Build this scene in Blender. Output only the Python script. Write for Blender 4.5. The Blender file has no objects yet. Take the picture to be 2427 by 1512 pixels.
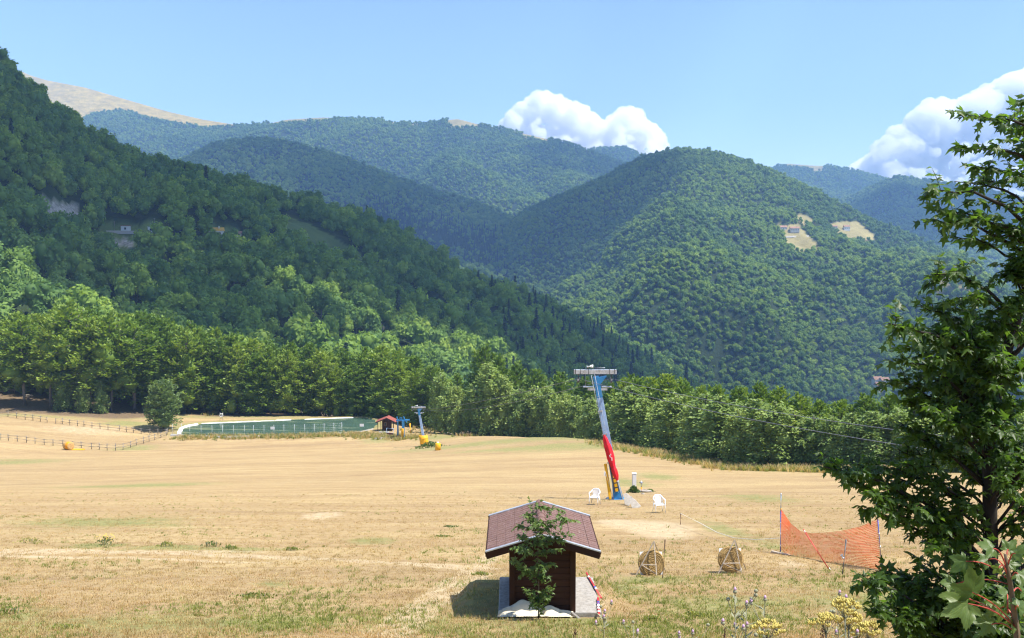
import bpy, math, random
import numpy as np
from mathutils import Vector, Matrix

# ------------------------------------------------------------------ camera, sky, sun, exposure
scene = bpy.context.scene
COL = scene.collection
F = 2370.0; CU, CV = 1213.5, 756.0          # lens in the pixels of a 2427 px wide view of the photograph
PITCH = math.atan(149.0 / F)
cam_d = bpy.data.cameras.new('camera'); cam = bpy.data.objects.new('camera', cam_d); COL.objects.link(cam)
cam_d.sensor_width = 36.0; cam_d.lens = 36.0 * F / 2427.0
cam_d.clip_start = 0.1; cam_d.clip_end = 60000
cam.location = (0, 0, 0); cam.rotation_euler = (math.pi / 2 - PITCH, 0, 0)
scene.camera = cam

SUN_EL = math.radians(64); SUN_H = Vector((0.96, -0.28, 0)).normalized()
SUNV = Vector((SUN_H.x * math.cos(SUN_EL), SUN_H.y * math.cos(SUN_EL), math.sin(SUN_EL)))
world = bpy.data.worlds.new('World'); scene.world = world; world.use_nodes = True
wn = world.node_tree.nodes; wl = world.node_tree.links
for n in list(wn): wn.remove(n)
sky = wn.new('ShaderNodeTexSky'); sky.sky_type = 'NISHITA'; sky.sun_disc = False
sky.sun_elevation = SUN_EL; sky.sun_rotation = math.atan2(SUN_H.x, SUN_H.y)
sky.altitude = 1200; sky.air_density = 1.0; sky.dust_density = 0.8; sky.ozone_density = 1.9
bg = wn.new('ShaderNodeBackground'); bg.inputs['Strength'].default_value = 0.122
wo = wn.new('ShaderNodeOutputWorld'); wl.new(sky.outputs[0], bg.inputs[0]); wl.new(bg.outputs[0], wo.inputs[0])
sun_d = bpy.data.lights.new('sun', 'SUN'); sun_d.energy = 4.8; sun_d.angle = math.radians(0.53); sun_d.color = (1.0, 0.95, 0.86)
sun = bpy.data.objects.new('sun', sun_d); COL.objects.link(sun)
sun.rotation_euler = SUNV.to_track_quat('Z', 'Y').to_euler()
scene.view_settings.view_transform = 'Standard'; scene.view_settings.look = 'None'
scene.view_settings.exposure = 1.0; scene.view_settings.gamma = 1.0; scene.view_settings.use_curve_mapping = False
scene.render.engine = 'CYCLES'
cy = scene.cycles
cy.use_denoising = True; cy.denoiser = 'OPENIMAGEDENOISE'; cy.denoising_input_passes = 'RGB_ALBEDO_NORMAL'
cy.max_bounces = 26; cy.diffuse_bounces = 2; cy.glossy_bounces = 2; cy.transmission_bounces = 4; cy.volume_bounces = 24
cy.transparent_max_bounces = 6; cy.caustics_reflective = False; cy.caustics_refractive = False
cy.use_adaptive_sampling = True; cy.adaptive_threshold = 0.015
cy.filter_width = 1.2

# ------------------------------------------------------------------ pixels and positions
FWD = np.array([0, math.cos(PITCH), -math.sin(PITCH)]); UPV = np.array([0, math.sin(PITCH), math.cos(PITCH)])
def ray(u, v):
    return FWD * F + np.array([1., 0, 0]) * (u - CU) + UPV * (CV - v)
def P(u, v, d):
    r = ray(u, v); return r * (d / r[1])
def proj(p):
    p = np.asarray(p, float); yc = p @ FWD
    return CU + F * p[..., 0] / yc, CV - F * (p @ UPV) / yc
def lerpcurve(pts, u, k):
    a = np.array(pts, float); return np.interp(u, a[:, 0], a[:, k])
def inpoly(px, py, poly):
    px = np.asarray(px); py = np.asarray(py); ins = np.zeros(px.shape, bool); n = len(poly); j = n - 1
    for i in range(n):
        xi, yi = poly[i]; xj, yj = poly[j]
        c = ((yi > py) != (yj > py)) & (px < (xj - xi) * (py - yi) / ((yj - yi) or 1e-9) + xi)
        ins ^= c; j = i
    return ins
def polydist(px, py, poly, closed=True):
    d = np.full(np.shape(px), 1e9); n = len(poly)
    for i in range(n if closed else n - 1):
        ax, ay = poly[i]; bx, by = poly[(i + 1) % n]; dx, dy = bx - ax, by - ay
        t = np.clip(((px - ax) * dx + (py - ay) * dy) / (dx * dx + dy * dy + 1e-9), 0, 1)
        d = np.minimum(d, np.hypot(px - ax - t * dx, py - ay - t * dy))
    return d
def hash2(ix, iy, s):
    h = (ix.astype(np.int64) * 374761393 + iy.astype(np.int64) * 668265263 + s * 1442695041) & 0x7fffffff
    h = ((h ^ (h >> 13)) * 1274126177) & 0x7fffffff
    return ((h ^ (h >> 16)) & 0xffff) / 65535.0
def vn(x, y, s=0):
    x = np.asarray(x, float); y = np.asarray(y, float)
    ix = np.floor(x); iy = np.floor(y); fx = x - ix; fy = y - iy
    fx = fx * fx * (3 - 2 * fx); fy = fy * fy * (3 - 2 * fy)
    a = hash2(ix, iy, s); b = hash2(ix + 1, iy, s); c = hash2(ix, iy + 1, s); d = hash2(ix + 1, iy + 1, s)
    return (a * (1 - fx) + b * fx) * (1 - fy) + (c * (1 - fx) + d * fx) * fy - 0.5
def fbm(x, y, o=4, s=0):
    r = 0; a = 1.0; f = 1.0
    for k in range(o):
        r = r + a * vn(x * f, y * f, s + k * 17); a *= 0.5; f *= 2.03
    return r

# ------------------------------------------------------------------ object helpers
def link(o, parent=None):
    COL.objects.link(o)
    if parent is not None: o.parent = parent
    return o
def tag(o, label=None, cat=None, group=None, kind=None):
    if label: o['label'] = label
    if cat: o['category'] = cat
    if group: o['group'] = group
    if kind: o['kind'] = kind
    elif cat: o['kind'] = 'thing'
    return o
def thing(name, label, cat, loc, rz=0.0, group=None, s=None):
    o = bpy.data.objects.new(name, None); o.empty_display_size = 0.2; COL.objects.link(o)
    o.location = loc; o.rotation_euler = (0, 0, rz)
    if s is not None: o.scale = s if hasattr(s, '__len__') else (s, s, s)
    return tag(o, label, cat, group)
def mesh_np(name, V, Fc, mat=None, smooth=False, attrs=None):
    V = np.asarray(V, np.float32).reshape(-1, 3); Fc = np.asarray(Fc, np.int32)
    me = bpy.data.meshes.new(name); n, k = Fc.shape
    me.vertices.add(len(V)); me.vertices.foreach_set('co', V.ravel())
    me.loops.add(n * k); me.loops.foreach_set('vertex_index', Fc.ravel())
    me.polygons.add(n); me.polygons.foreach_set('loop_start', np.arange(0, n * k, k, dtype=np.int32))
    me.polygons.foreach_set('loop_total', np.full(n, k, np.int32))
    if smooth: me.polygons.foreach_set('use_smooth', np.ones(n, bool))
    for an, arr in (attrs or {}).items():
        arr = np.asarray(arr, np.float32)
        if arr.ndim == 1:
            a = me.attributes.new(an, 'FLOAT', 'POINT'); a.data.foreach_set('value', arr)
        else:
            a = me.attributes.new(an, 'FLOAT_VECTOR', 'POINT'); a.data.foreach_set('vector', arr.ravel())
    me.update(calc_edges=True); me.validate()
    if mat: me.materials.append(mat)
    return me
def frame_of(d):
    d = Vector(d).normalized(); a = Vector((0, 0, 1)) if abs(d.z) < 0.95 else Vector((1, 0, 0))
    x = d.cross(a).normalized(); return x, x.cross(d).normalized(), d
class MB:
    def __init__(s): s.v = []; s.f = []
    def add(s, vs, fs):
        b = len(s.v); s.v += [tuple(map(float, p)) for p in vs]; s.f += [tuple(b + i for i in q) for q in fs]; return s
    def box(s, c, size, rot=None, taper=1.0):
        hx, hy, hz = size[0] / 2, size[1] / 2, size[2] / 2; c = Vector(c); vs = []
        for z in (-1, 1):
            k = taper if z > 0 else 1.0
            for x, y in ((-1, -1), (1, -1), (1, 1), (-1, 1)):
                p = Vector((x * hx * k, y * hy * k, z * hz))
                if rot is not None: p = rot @ p
                vs.append(c + p)
        return s.add(vs, [(3, 2, 1, 0), (4, 5, 6, 7), (0, 1, 5, 4), (1, 2, 6, 5), (2, 3, 7, 6), (3, 0, 4, 7)])
    def beam(s, a, b, w, h, up=(0, 0, 1)):
        a = Vector(a); b = Vector(b); d = (b - a); L = d.length; d.normalize(); up = Vector(up)
        if abs(d.dot(up)) > 0.98: up = Vector((0, 1, 0))
        x = d.cross(up).normalized(); z = x.cross(d)
        R = Matrix((x, d, z)).transposed()
        return s.box((a + b) / 2, (w, L, h), R)
    def tube(s, pts, rad, n=8, cap=True):
        pts = [Vector(p) for p in pts]; m = len(pts)
        if not hasattr(rad, '__len__'): rad = [rad] * m
        vs = []; fs = []; x = None
        for i, p in enumerate(pts):
            d = (pts[min(i + 1, m - 1)] - pts[max(i - 1, 0)]).normalized()
            if x is None: x, y, _ = frame_of(d)
            else:
                x = (x - d * x.dot(d)).normalized(); y = d.cross(x)
            for k in range(n):
                a = 2 * math.pi * k / n; vs.append(p + (x * math.cos(a) + y * math.sin(a)) * rad[i])
        for i in range(m - 1):
            for k in range(n):
                fs.append((i * n + k, i * n + (k + 1) % n, (i + 1) * n + (k + 1) % n, (i + 1) * n + k))
        if cap: fs += [tuple(range(n))[::-1], tuple(range((m - 1) * n, m * n))]
        return s.add(vs, fs)
    def lathe(s, prof, n=16, axis=None, org=(0, 0, 0)):
        vs = []; fs = []; m = len(prof); org = Vector(org)
        R = Matrix.Identity(3) if axis is None else Matrix(frame_of(axis)).transposed()
        for r, z in prof:
            for k in range(n):
                a = 2 * math.pi * k / n; vs.append(org + R @ Vector((r * math.cos(a), r * math.sin(a), z)))
        for i in range(m - 1):
            for k in range(n): fs.append((i * n + k, i * n + (k + 1) % n, (i + 1) * n + (k + 1) % n, (i + 1) * n + k))
        fs += [tuple(range(n))[::-1], tuple(range((m - 1) * n, m * n))]
        return s.add(vs, fs)
    def prism(s, poly, a, b):
        """extrude a polygon of 3D points from offset a to offset b"""
        n = len(poly); a = Vector(a); b = Vector(b)
        vs = [Vector(p) + a for p in poly] + [Vector(p) + b for p in poly]
        return s.add(vs, [tuple(range(n))[::-1], tuple(range(n, 2 * n))] + [(i, (i + 1) % n, n + (i + 1) % n, n + i) for i in range(n)])
    def mesh(s, name, mat, smooth=False):
        me = bpy.data.meshes.new(name); me.from_pydata(s.v, [], s.f); me.update()
        if mat: me.materials.append(mat)
        if smooth: me.polygons.foreach_set('use_smooth', np.ones(len(s.f), bool))
        return me
    def build(s, name, mat, parent=None, smooth=False, loc=None, rz=0, bevel=0):
        o = bpy.data.objects.new(name, s.mesh(name, mat, smooth)); link(o, parent)
        if loc is not None: o.location = loc
        if rz: o.rotation_euler.z = rz
        if bevel:
            m = o.modifiers.new('bevel', 'BEVEL'); m.width = bevel; m.segments = 2; m.limit_method = 'ANGLE'
        return o
def inst(name, me, parent=None, loc=None, rot=None, scl=None):
    o = bpy.data.objects.new(name, me); link(o, parent)
    if loc is not None: o.location = loc
    if rot is not None: o.rotation_euler = rot
    if scl is not None: o.scale = scl
    return o

# ------------------------------------------------------------------ materials
class NT:
    def __init__(s, name):
        s.m = bpy.data.materials.new(name); s.m.use_nodes = True; s.n = s.m.node_tree.nodes; s.l = s.m.node_tree.links
        for x in list(s.n): s.n.remove(x)
        s.out = s.n.new('ShaderNodeOutputMaterial')
    def N(s, t, **kw):
        n = s.n.new('ShaderNode' + t)
        for k, v in kw.items(): setattr(n, k, v)
        return n
    def put(s, sock, v):
        if hasattr(v, 'links') or hasattr(v, 'is_output'): s.l.new(v, sock)
        else: sock.default_value = (*v, 1.0) if hasattr(v, '__len__') and len(v) == 3 and sock.type == 'RGBA' else v
    def mix(s, f, a, b, mode='MIX'):
        n = s.N('Mix', data_type='RGBA', blend_type=mode); s.put(n.inputs[0], f); s.put(n.inputs[6], a); s.put(n.inputs[7], b); return n.outputs[2]
    def math(s, op, a, b=0.0, clamp=False):
        n = s.N('Math', operation=op, use_clamp=clamp); s.put(n.inputs[0], a); s.put(n.inputs[1], b); return n.outputs[0]
    def ramp(s, f, stops, interp='LINEAR'):
        n = s.N('ValToRGB'); n.color_ramp.interpolation = interp; e = n.color_ramp.elements
        while len(e) > 1: e.remove(e[-1])
        e[0].position = stops[0][0]; e[0].color = (*stops[0][1], 1) if hasattr(stops[0][1], '__len__') else (stops[0][1],) * 3 + (1,)
        for p, c in stops[1:]:
            x = e.new(p); x.color = (*c, 1) if hasattr(c, '__len__') else (c, c, c, 1)
        s.put(n.inputs[0], f); return n.outputs[0]
    def coord(s, k='Object', scale=(1, 1, 1), rot=(0, 0, 0)):
        t = s.N('TexCoord'); m = s.N('Mapping'); m.inputs['Scale'].default_value = scale; m.inputs['Rotation'].default_value = rot
        s.l.new(t.outputs[k], m.inputs[0]); return m.outputs[0]
    def noise(s, vec, scale, detail=4, rough=0.55, dist=0.0):
        n = s.N('TexNoise'); n.inputs['Scale'].default_value = scale; n.inputs['Detail'].default_value = detail
        n.inputs['Roughness'].default_value = rough; n.inputs['Distortion'].default_value = dist
        if vec is not None: s.l.new(vec, n.inputs['Vector'])
        return n.outputs[0]
    def attr(s, name, kind='GEOMETRY'):
        n = s.N('Attribute', attribute_name=name, attribute_type=kind); return n.outputs['Fac']
    def bump(s, h, strength=0.4, dist=0.02):
        n = s.N('Bump'); n.inputs['Strength'].default_value = strength; n.inputs['Distance'].default_value = dist
        s.l.new(h, n.inputs['Height']); return n.outputs[0]
    def bsdf(s, col, rough=0.8, metal=0.0, spec=0.3, normal=None):
        b = s.N('BsdfPrincipled'); s.put(b.inputs['Base Color'], col); s.put(b.inputs['Roughness'], rough)
        b.inputs['Metallic'].default_value = metal; b.inputs['Specular IOR Level'].default_value = spec
        if normal is not None: s.l.new(normal, b.inputs['Normal'])
        return b
    def done(s, sh):
        s.l.new(sh.outputs[0] if hasattr(sh, 'outputs') else sh, s.out.inputs['Surface']); return s.m
def simple(name, col, rough=0.7, metal=0.0, var=0.25, scale=6.0, spec=0.3, bump=0.0, stretch=(1, 1, 1), dirt=None):
    t = NT(name); c = t.coord('Object', stretch); n = t.noise(c, scale, 5, 0.6)
    d = tuple(x * (1 - var) for x in col); b = tuple(min(1, x * (1 + var)) for x in col)
    cc = t.ramp(n, [(0.3, d), (0.7, b)])
    if dirt:
        n2 = t.noise(c, scale * 0.37, 3, 0.7); cc = t.mix(t.ramp(n2, [(0.52, 0.0), (0.7, 0.75)]), cc, dirt)
    nr = t.bump(t.noise(c, scale * 4, 4), bump, 0.01) if bump else None
    return t.done(t.bsdf(cc, rough, metal, spec, nr))
def leafmat(name, c1, c2, c3, trans=0.42, tboost=1.5, rough=0.5, spec=0.25):
    """c1..c3: leaf colours picked by the random 'var' of each leaf and of each plant"""
    t = NT(name); v = t.attr('var'); oi = t.N('ObjectInfo').outputs['Random']
    f = t.math('ADD', t.math('MULTIPLY', v, 0.55), t.math('MULTIPLY', oi, 0.45))
    c = t.ramp(f, [(0.12, c1), (0.5, c2), (0.92, c3)])
    tc = t.mix(1.0, c, (tboost, tboost * 0.98, tboost * 0.5), 'MULTIPLY')
    b = t.bsdf(c, rough, 0, spec); tr = t.N('BsdfTranslucent'); t.put(tr.inputs[0], tc)
    m = t.N('MixShader'); m.inputs[0].default_value = trans; t.l.new(b.outputs[0], m.inputs[1]); t.l.new(tr.outputs[0], m.inputs[2])
    return t.done(m)
# ------------------------------------------------------------------ the ski field: a surface through measured points
CP = []
for d in (17, 20, 25, 32, 42, 55, 72):
    for u in (-500, 0, 500, 1000, 1400, 1800, 2200, 2700): CP.append(P(u, 1059 + 7584 / d, d))
for u, v, d in [(-200, 1158, 95), (200, 1150, 95), (600, 1142, 95), (1200, 1134, 98), (1700, 1130, 98), (-200, 1105, 150), (200, 1098, 150), (400, 1092, 150),
        (700, 1085, 150), (1000, 1081, 150), (1300, 1066, 150), (1450, 1049, 165), (1600, 1076, 140), (1700, 1105, 118), (1900, 1118, 105), (2100, 1120, 97), (2500, 1128, 90),
        (0, 1046, 188), (150, 1060, 190), (270, 1067, 186), (395, 1031, 206), (560, 1041, 201), (800, 1039, 199), (1003, 1059, 180), (1100, 1034, 193), (1250, 1037, 187),
        (50, 986, 218), (130, 996, 214), (300, 1010, 212), (57, 946, 240), (300, 971, 236), (500, 984, 236), (700, 984, 237), (900, 997, 228), (950, 1022, 206), (-300, 1040, 190), (-300, 975, 225)]:
    CP.append(P(u, v, d))
for u, d, z in [(1250, 245, -52), (1700, 175, -46), (2100, 155, -42), (2600, 120, -30), (900, 290, -50), (300, 300, -36), (0, 300, -24), (-300, 290, -14), (600, 300, -40)]:
    p = P(u, 800, d); CP.append(np.array([p[0], p[1], z]))
CP += [np.array(p, float) for p in [(0, 0, -1.7), (-9, 0, -1.7), (9, 0, -1.7), (0, 9, -4.3), (-22, 9, -4.3), (14, 9, -4.2), (0, -14, 0.6), (-25, -14, 0.6), (25, -14, 0.6)]]
CP = np.array(CP)
def _tps(a, b):
    r2 = ((a[:, None, :] - b[None, :, :]) ** 2).sum(-1) / 2500.0
    return r2 * np.log(r2 + 1e-9)
_A = CP[:, :2]; _n = len(CP); _M = np.zeros((_n + 3, _n + 3)); _M[:_n, :_n] = _tps(_A, _A) + np.eye(_n) * 0.02
_M[:_n, _n] = 1; _M[:_n, _n + 1:] = _A / 50; _M[_n:, :_n] = _M[:_n, _n:].T
_W = np.linalg.solve(_M, np.concatenate([CP[:, 2], np.zeros(3)]))
def gz0(x, y):
    x = np.asarray(x, float); y = np.asarray(y, float); sh = x.shape; q = np.stack([x.ravel(), y.ravel()], 1); out = np.empty(len(q))
    for i in range(0, len(q), 20000):
        b = q[i:i + 20000]; out[i:i + 20000] = _tps(b, _A) @ _W[:_n] + _W[_n] + (b / 50) @ _W[_n + 1:]
    return out.reshape(sh)
POND_Z = -36.95
def at_z(u, v, z):
    r = ray(u, v); return r * (z / r[2])
POND = [tuple(at_z(u, v, POND_Z)[:2]) for u, v in [(424, 1027), (428, 1017), (445, 1010), (478, 1004), (560, 1000.5), (640, 997), (720, 994), (800, 991), (860, 990), (888, 995), (893, 1004), (886, 1014), (858, 1022), (800, 1028), (700, 1031), (600, 1033), (520, 1034), (450, 1034)]]
TERR = None
def gz(x, y):
    x = np.asarray(x, float); y = np.asarray(y, float); z = gz0(x, y)
    ins = inpoly(x, y, POND); dd = polydist(x, y, POND)
    near = np.clip(1 - dd / 6.0, 0, 1); near = near * near * (3 - 2 * near)
    z = np.where(ins, POND_Z - 0.15 - np.minimum(dd * 0.4, 1.4), z * (1 - near) + (POND_Z + 0.12 + dd * 0.03) * near)
    # a small terrace cut round the little hut, and the worn track across the field
    hx, hy = HUTP[0], HUTP[1]
    m = np.clip(1 - (np.maximum(np.abs(x - hx) / 1.4, np.abs(y - hy - 1.0) / 1.25) - 1) / 0.32, 0, 1); m = m * m * (3 - 2 * m)
    z = z * (1 - m) + HUTP[2] * m
    b = np.clip(y / 25, 0.15, 1)
    fade = np.clip((y - 12) / 10, 0, 1)
    z = z + fade * np.where(ins, 0, 0.16 * fbm(x / 9, y / 7, 3, 5) + 0.035 * fbm(x / 0.9, y / 0.55, 3, 9))
    return z
_h = P(1283, 1446, 19.6); HUTP = np.array([_h[0], _h[1], _h[2] - .03])
def gz1(x, y): return float(gz(np.array([x]), np.array([y]))[0])
def hit(u, v, d0=10, d1=320):
    """where the sight line through a pixel meets the field"""
    r = ray(u, v); r = r / r[1]; ds = np.linspace(d0, d1, 900)
    z = gz(r[0] * ds, ds); below = np.nonzero(r[2] * ds <= z)[0]
    if len(below) == 0: k = len(ds) - 1; d = d1
    else:
        k = below[0]; a, b = ds[max(k - 1, 0)], ds[k]
        for _ in range(18):
            m = (a + b) / 2
            if r[2] * m <= gz1(r[0] * m, m): b = m
            else: a = m
        d = b
    return Vector((r[0] * d, d, gz1(r[0] * d, d)))
def onfield(u, d):
    r = ray(u, 900); x = r[0] * d / r[1]; return Vector((x, d, gz1(x, d)))

# masks laid on the field from places seen in the photograph
def spot(x, y, u, v, ru, rv):
    p = hit(u, v); q = hit(u, v - rv) if v - rv > 985 else p + Vector((0, 30, 0)); w = abs(hit(u + ru, v).x - p.x)
    dl = min(max(abs(q.y - p.y), 0.2), 9.0); return np.exp(-(((x - p.x) / w) ** 2 + ((y - p.y) / dl) ** 2))
def make_field():
    th = np.linspace(math.radians(-47), math.radians(47), 560)
    r = np.concatenate([np.arange(16, 62, 0.22), np.arange(62, 125, 0.5), np.arange(125, 285, 1.0), np.arange(285, 400, 5)])
    R, T = np.meshgrid(r, th, indexing='ij'); X = R * np.sin(T); Y = R * np.cos(T) - 27.0
    Z = gz(X, Y); nr, nc = X.shape
    V = np.stack([X, Y, Z], -1).reshape(-1, 3)
    i = np.arange(nr - 1)[:, None] * nc + np.arange(nc - 1)[None, :]
    Fc = np.stack([i, i + 1, i + nc + 1, i + nc], -1).reshape(-1, 4)
    u, v = proj(V.reshape(nr, nc, 3))
    g = np.zeros_like(X); bare = np.zeros_like(X); lit = np.zeros_like(X)
    for a in [(1150, 1395, 130, 50), (1480, 1400, 90, 25), (1560, 1372, 160, 14), (1750, 1440, 260, 50), (2100, 1430, 300, 70), (1330, 1480, 300, 40), (40, 1095, 130, 22), (330, 1060, 80, 12),
              (240, 1292, 110, 7), (400, 1296, 120, 6), (520, 1303, 130, 6), (880, 1282, 70, 9), (1070, 1248, 12, 3), (1050, 1275, 16, 4), (1160, 1275, 12, 4), (1720, 1255, 60, 30), (1830, 1290, 70, 30),
              (1240, 1042, 220, 9), (1480, 1062, 90, 10), (1040, 1035, 70, 14), (700, 1036, 250, 5), (300, 1003, 80, 10), (900, 1042, 60, 9), (1480, 1140, 60, 10), (1560, 1130, 60, 10), (1800, 1180, 120, 20), (400, 1480, 500, 40), (60, 1460, 90, 30), (1000, 1480, 200, 30), (650, 1380, 80, 14), (330, 1150, 200, 9), (250, 1235, 260, 12)]:
        g = np.maximum(g, spot(X, Y, *a))
    for a in [(1560, 1252, 105, 20), (1470, 1240, 60, 12), (760, 1222, 55, 9), (1870, 1335, 40, 10), (1430, 1420, 16, 22), (60, 1308, 140, 5), (400, 1308, 260, 4), (200, 1018, 200, 16)]:
        bare = np.maximum(bare, spot(X, Y, *a) * (0.6 if a[1] < 1030 else 1))
    for line, w in (([(-60, 1302), (200, 1305), (420, 1311), (700, 1322), (950, 1335), (1150, 1348)], .30), ([(860, 1530), (960, 1450), (1050, 1392), (1130, 1345), (1190, 1300)], .20), ([(920, 1530), (1010, 1450), (1085, 1400), (1150, 1360)], .18), ([(-40, 1318), (300, 1322), (640, 1334)], .15)):
        q = [tuple(hit(*p)[:2]) for p in line]; dl = polydist(X, Y, q, False) + .25 * w * fbm(X * 2, Y * 2, 2, 77); bare = np.maximum(bare, 1.05 * np.exp(-(dl / (w * 1.5)) ** 2))
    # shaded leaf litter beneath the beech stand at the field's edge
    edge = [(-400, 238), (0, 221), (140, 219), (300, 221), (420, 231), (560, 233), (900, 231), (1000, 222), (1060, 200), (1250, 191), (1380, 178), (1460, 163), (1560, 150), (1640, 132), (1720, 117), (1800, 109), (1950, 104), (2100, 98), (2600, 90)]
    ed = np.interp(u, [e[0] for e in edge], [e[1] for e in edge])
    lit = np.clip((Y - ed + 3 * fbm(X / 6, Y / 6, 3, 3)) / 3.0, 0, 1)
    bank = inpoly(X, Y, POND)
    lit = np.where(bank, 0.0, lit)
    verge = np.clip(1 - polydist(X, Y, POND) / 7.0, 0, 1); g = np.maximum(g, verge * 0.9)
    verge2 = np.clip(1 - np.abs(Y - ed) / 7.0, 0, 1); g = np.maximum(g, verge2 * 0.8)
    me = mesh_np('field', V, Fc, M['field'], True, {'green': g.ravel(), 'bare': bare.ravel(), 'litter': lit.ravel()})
    o = bpy.data.objects.new('field', me); link(o)
    return tag(o, 'mown straw-yellow ski slope with faint green patches', kind='structure')

# ------------------------------------------------------------------ hills
class Hill:
    def __init__(s, name, ridge, toe, nu, nt, amp, seed, mat, label, lump=160.0, bulge=0.06, back=0.5, drop=0.45, tree=0.0, patches=()):
        u0, u1 = ridge[0][0], ridge[-1][0]; U = np.linspace(u0, u1, nu)
        rv = lerpcurve(ridge, U, 1); rd = lerpcurve(ridge, U, 2); tv = lerpcurve(toe, U, 1); td = lerpcurve(toe, U, 2)
        # round the corners of the traced outline
        k = np.hanning(max(5, nu // 40) | 1); k /= k.sum(); pad = len(k) // 2
        sm = lambda a: np.convolve(np.pad(a, pad, mode='edge'), k, 'valid')
        rd = sm(rd); td = sm(td); tv = sm(tv); rv = sm(rv)
        R = np.array([P(a, b, c) for a, b, c in zip(U, rv, rd)]); R[:, 2] -= tree
        T = np.array([P(a, b, c) for a, b, c in zip(U, tv, td)])
        tt = np.linspace(0, 1, nt); rows = []
        H = (R[:, 2] - T[:, 2])
        for t in tt:
            q = T + (R - T) * t; q[:, 2] += bulge * H * math.sin(math.pi * t); rows.append(q)
        L = np.hypot(R[:, 0] - T[:, 0], R[:, 1] - T[:, 1])
        for b in (0.06, 0.16, 0.35, 0.65, 1.0):
            q = R.copy(); q[:, 1] += b * back * L; q[:, 0] += 0; q[:, 2] -= drop * back * L * b ** 1.25; rows.append(q)
        G = np.array(rows); fade = np.concatenate([np.minimum(1, (1 - tt) * 2.4) * np.minimum(1, tt * 6 + .2), np.zeros(5)])[:, None]
        x = G[..., 0] / lump; y = G[..., 1] / (lump * 2.2)
        n1 = np.abs(fbm(x + 0.35 * fbm(y * 2, x, 3, seed + 7), y, 4, seed)); n2 = fbm(x * 1.3 + 9, y * 2.6 + 4, 5, seed + 3)
        G[..., 2] += fade * amp * (1.5 * (n1 - 0.35) + 0.9 * n2)
        s.G = G; s.nt = nt; s.name = name
        nr, nc = G.shape[:2]; i = np.arange(nr - 1)[:, None] * nc + np.arange(nc - 1)[None, :]
        Fc = np.stack([i, i + 1, i + nc + 1, i + nc], -1).reshape(-1, 4)
        s.uv = np.stack(proj(G), -1)
        mask = np.zeros((nr, nc)); rock = np.zeros((nr, nc))
        wob = 12 * fbm(G[..., 0] / (lump * .25), G[..., 2] / (lump * .18), 3, seed + 5)
        for poly, kind in patches:
            a = [(p[0], p[1]) for p in poly]; m = inpoly(s.uv[..., 0] + wob, s.uv[..., 1] + wob * 0.6, a)
            m[nt:] = m[nt - 1]
            if kind == 'rock': rock[m] = 1
            mask[m] = 1
        s.mask = mask
        me = mesh_np(name, G.reshape(-1, 3), Fc, mat, True, {'grass': mask.ravel(), 'rock': rock.ravel()})
        s.o = link(bpy.data.objects.new(name, me)); tag(s.o, label, kind='structure')
    def at(s, u, v):
        uu = s.uv[:s.nt, :, 0]; j = int(np.argmin(np.abs(uu[s.nt // 2] - u))); col = s.uv[:s.nt, j, 1]
        k = len(col) - 2
        while k > 0 and col[k] < v: k -= 1
        a, b = col[k], col[k + 1]; f = np.clip((v - a) / ((b - a) or 1), 0, 1)
        return Vector(s.G[k, j] * (1 - f) + s.G[k + 1, j] * f)
    def scatter(s, rng, spacing, tmax=None):
        g = s.G[:(s.nt + 2)]; a = g[:-1, :-1]; b = g[1:, :-1]; c = g[:-1, 1:]
        area = np.linalg.norm(np.cross(b - a, c - a), axis=-1)
        msk = s.mask[:g.shape[0] - 1, :-1]; area = area * (msk < 0.5)
        n = int(area.sum() / spacing ** 2); p = (area / area.sum()).ravel(); cells = rng.choice(len(p), n, p=p)
        r, q = np.divmod(cells, area.shape[1]); fx = rng.random((n, 1)); fy = rng.random((n, 1))
        pts = g[r, q] * (1 - fx) * (1 - fy) + g[r + 1, q] * fx * (1 - fy) + g[r, q + 1] * (1 - fx) * fy + g[r + 1, q + 1] * fx * fy
        u, v = proj(pts); keep = (u > -260) & (u < 2700); return pts[keep]

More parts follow.
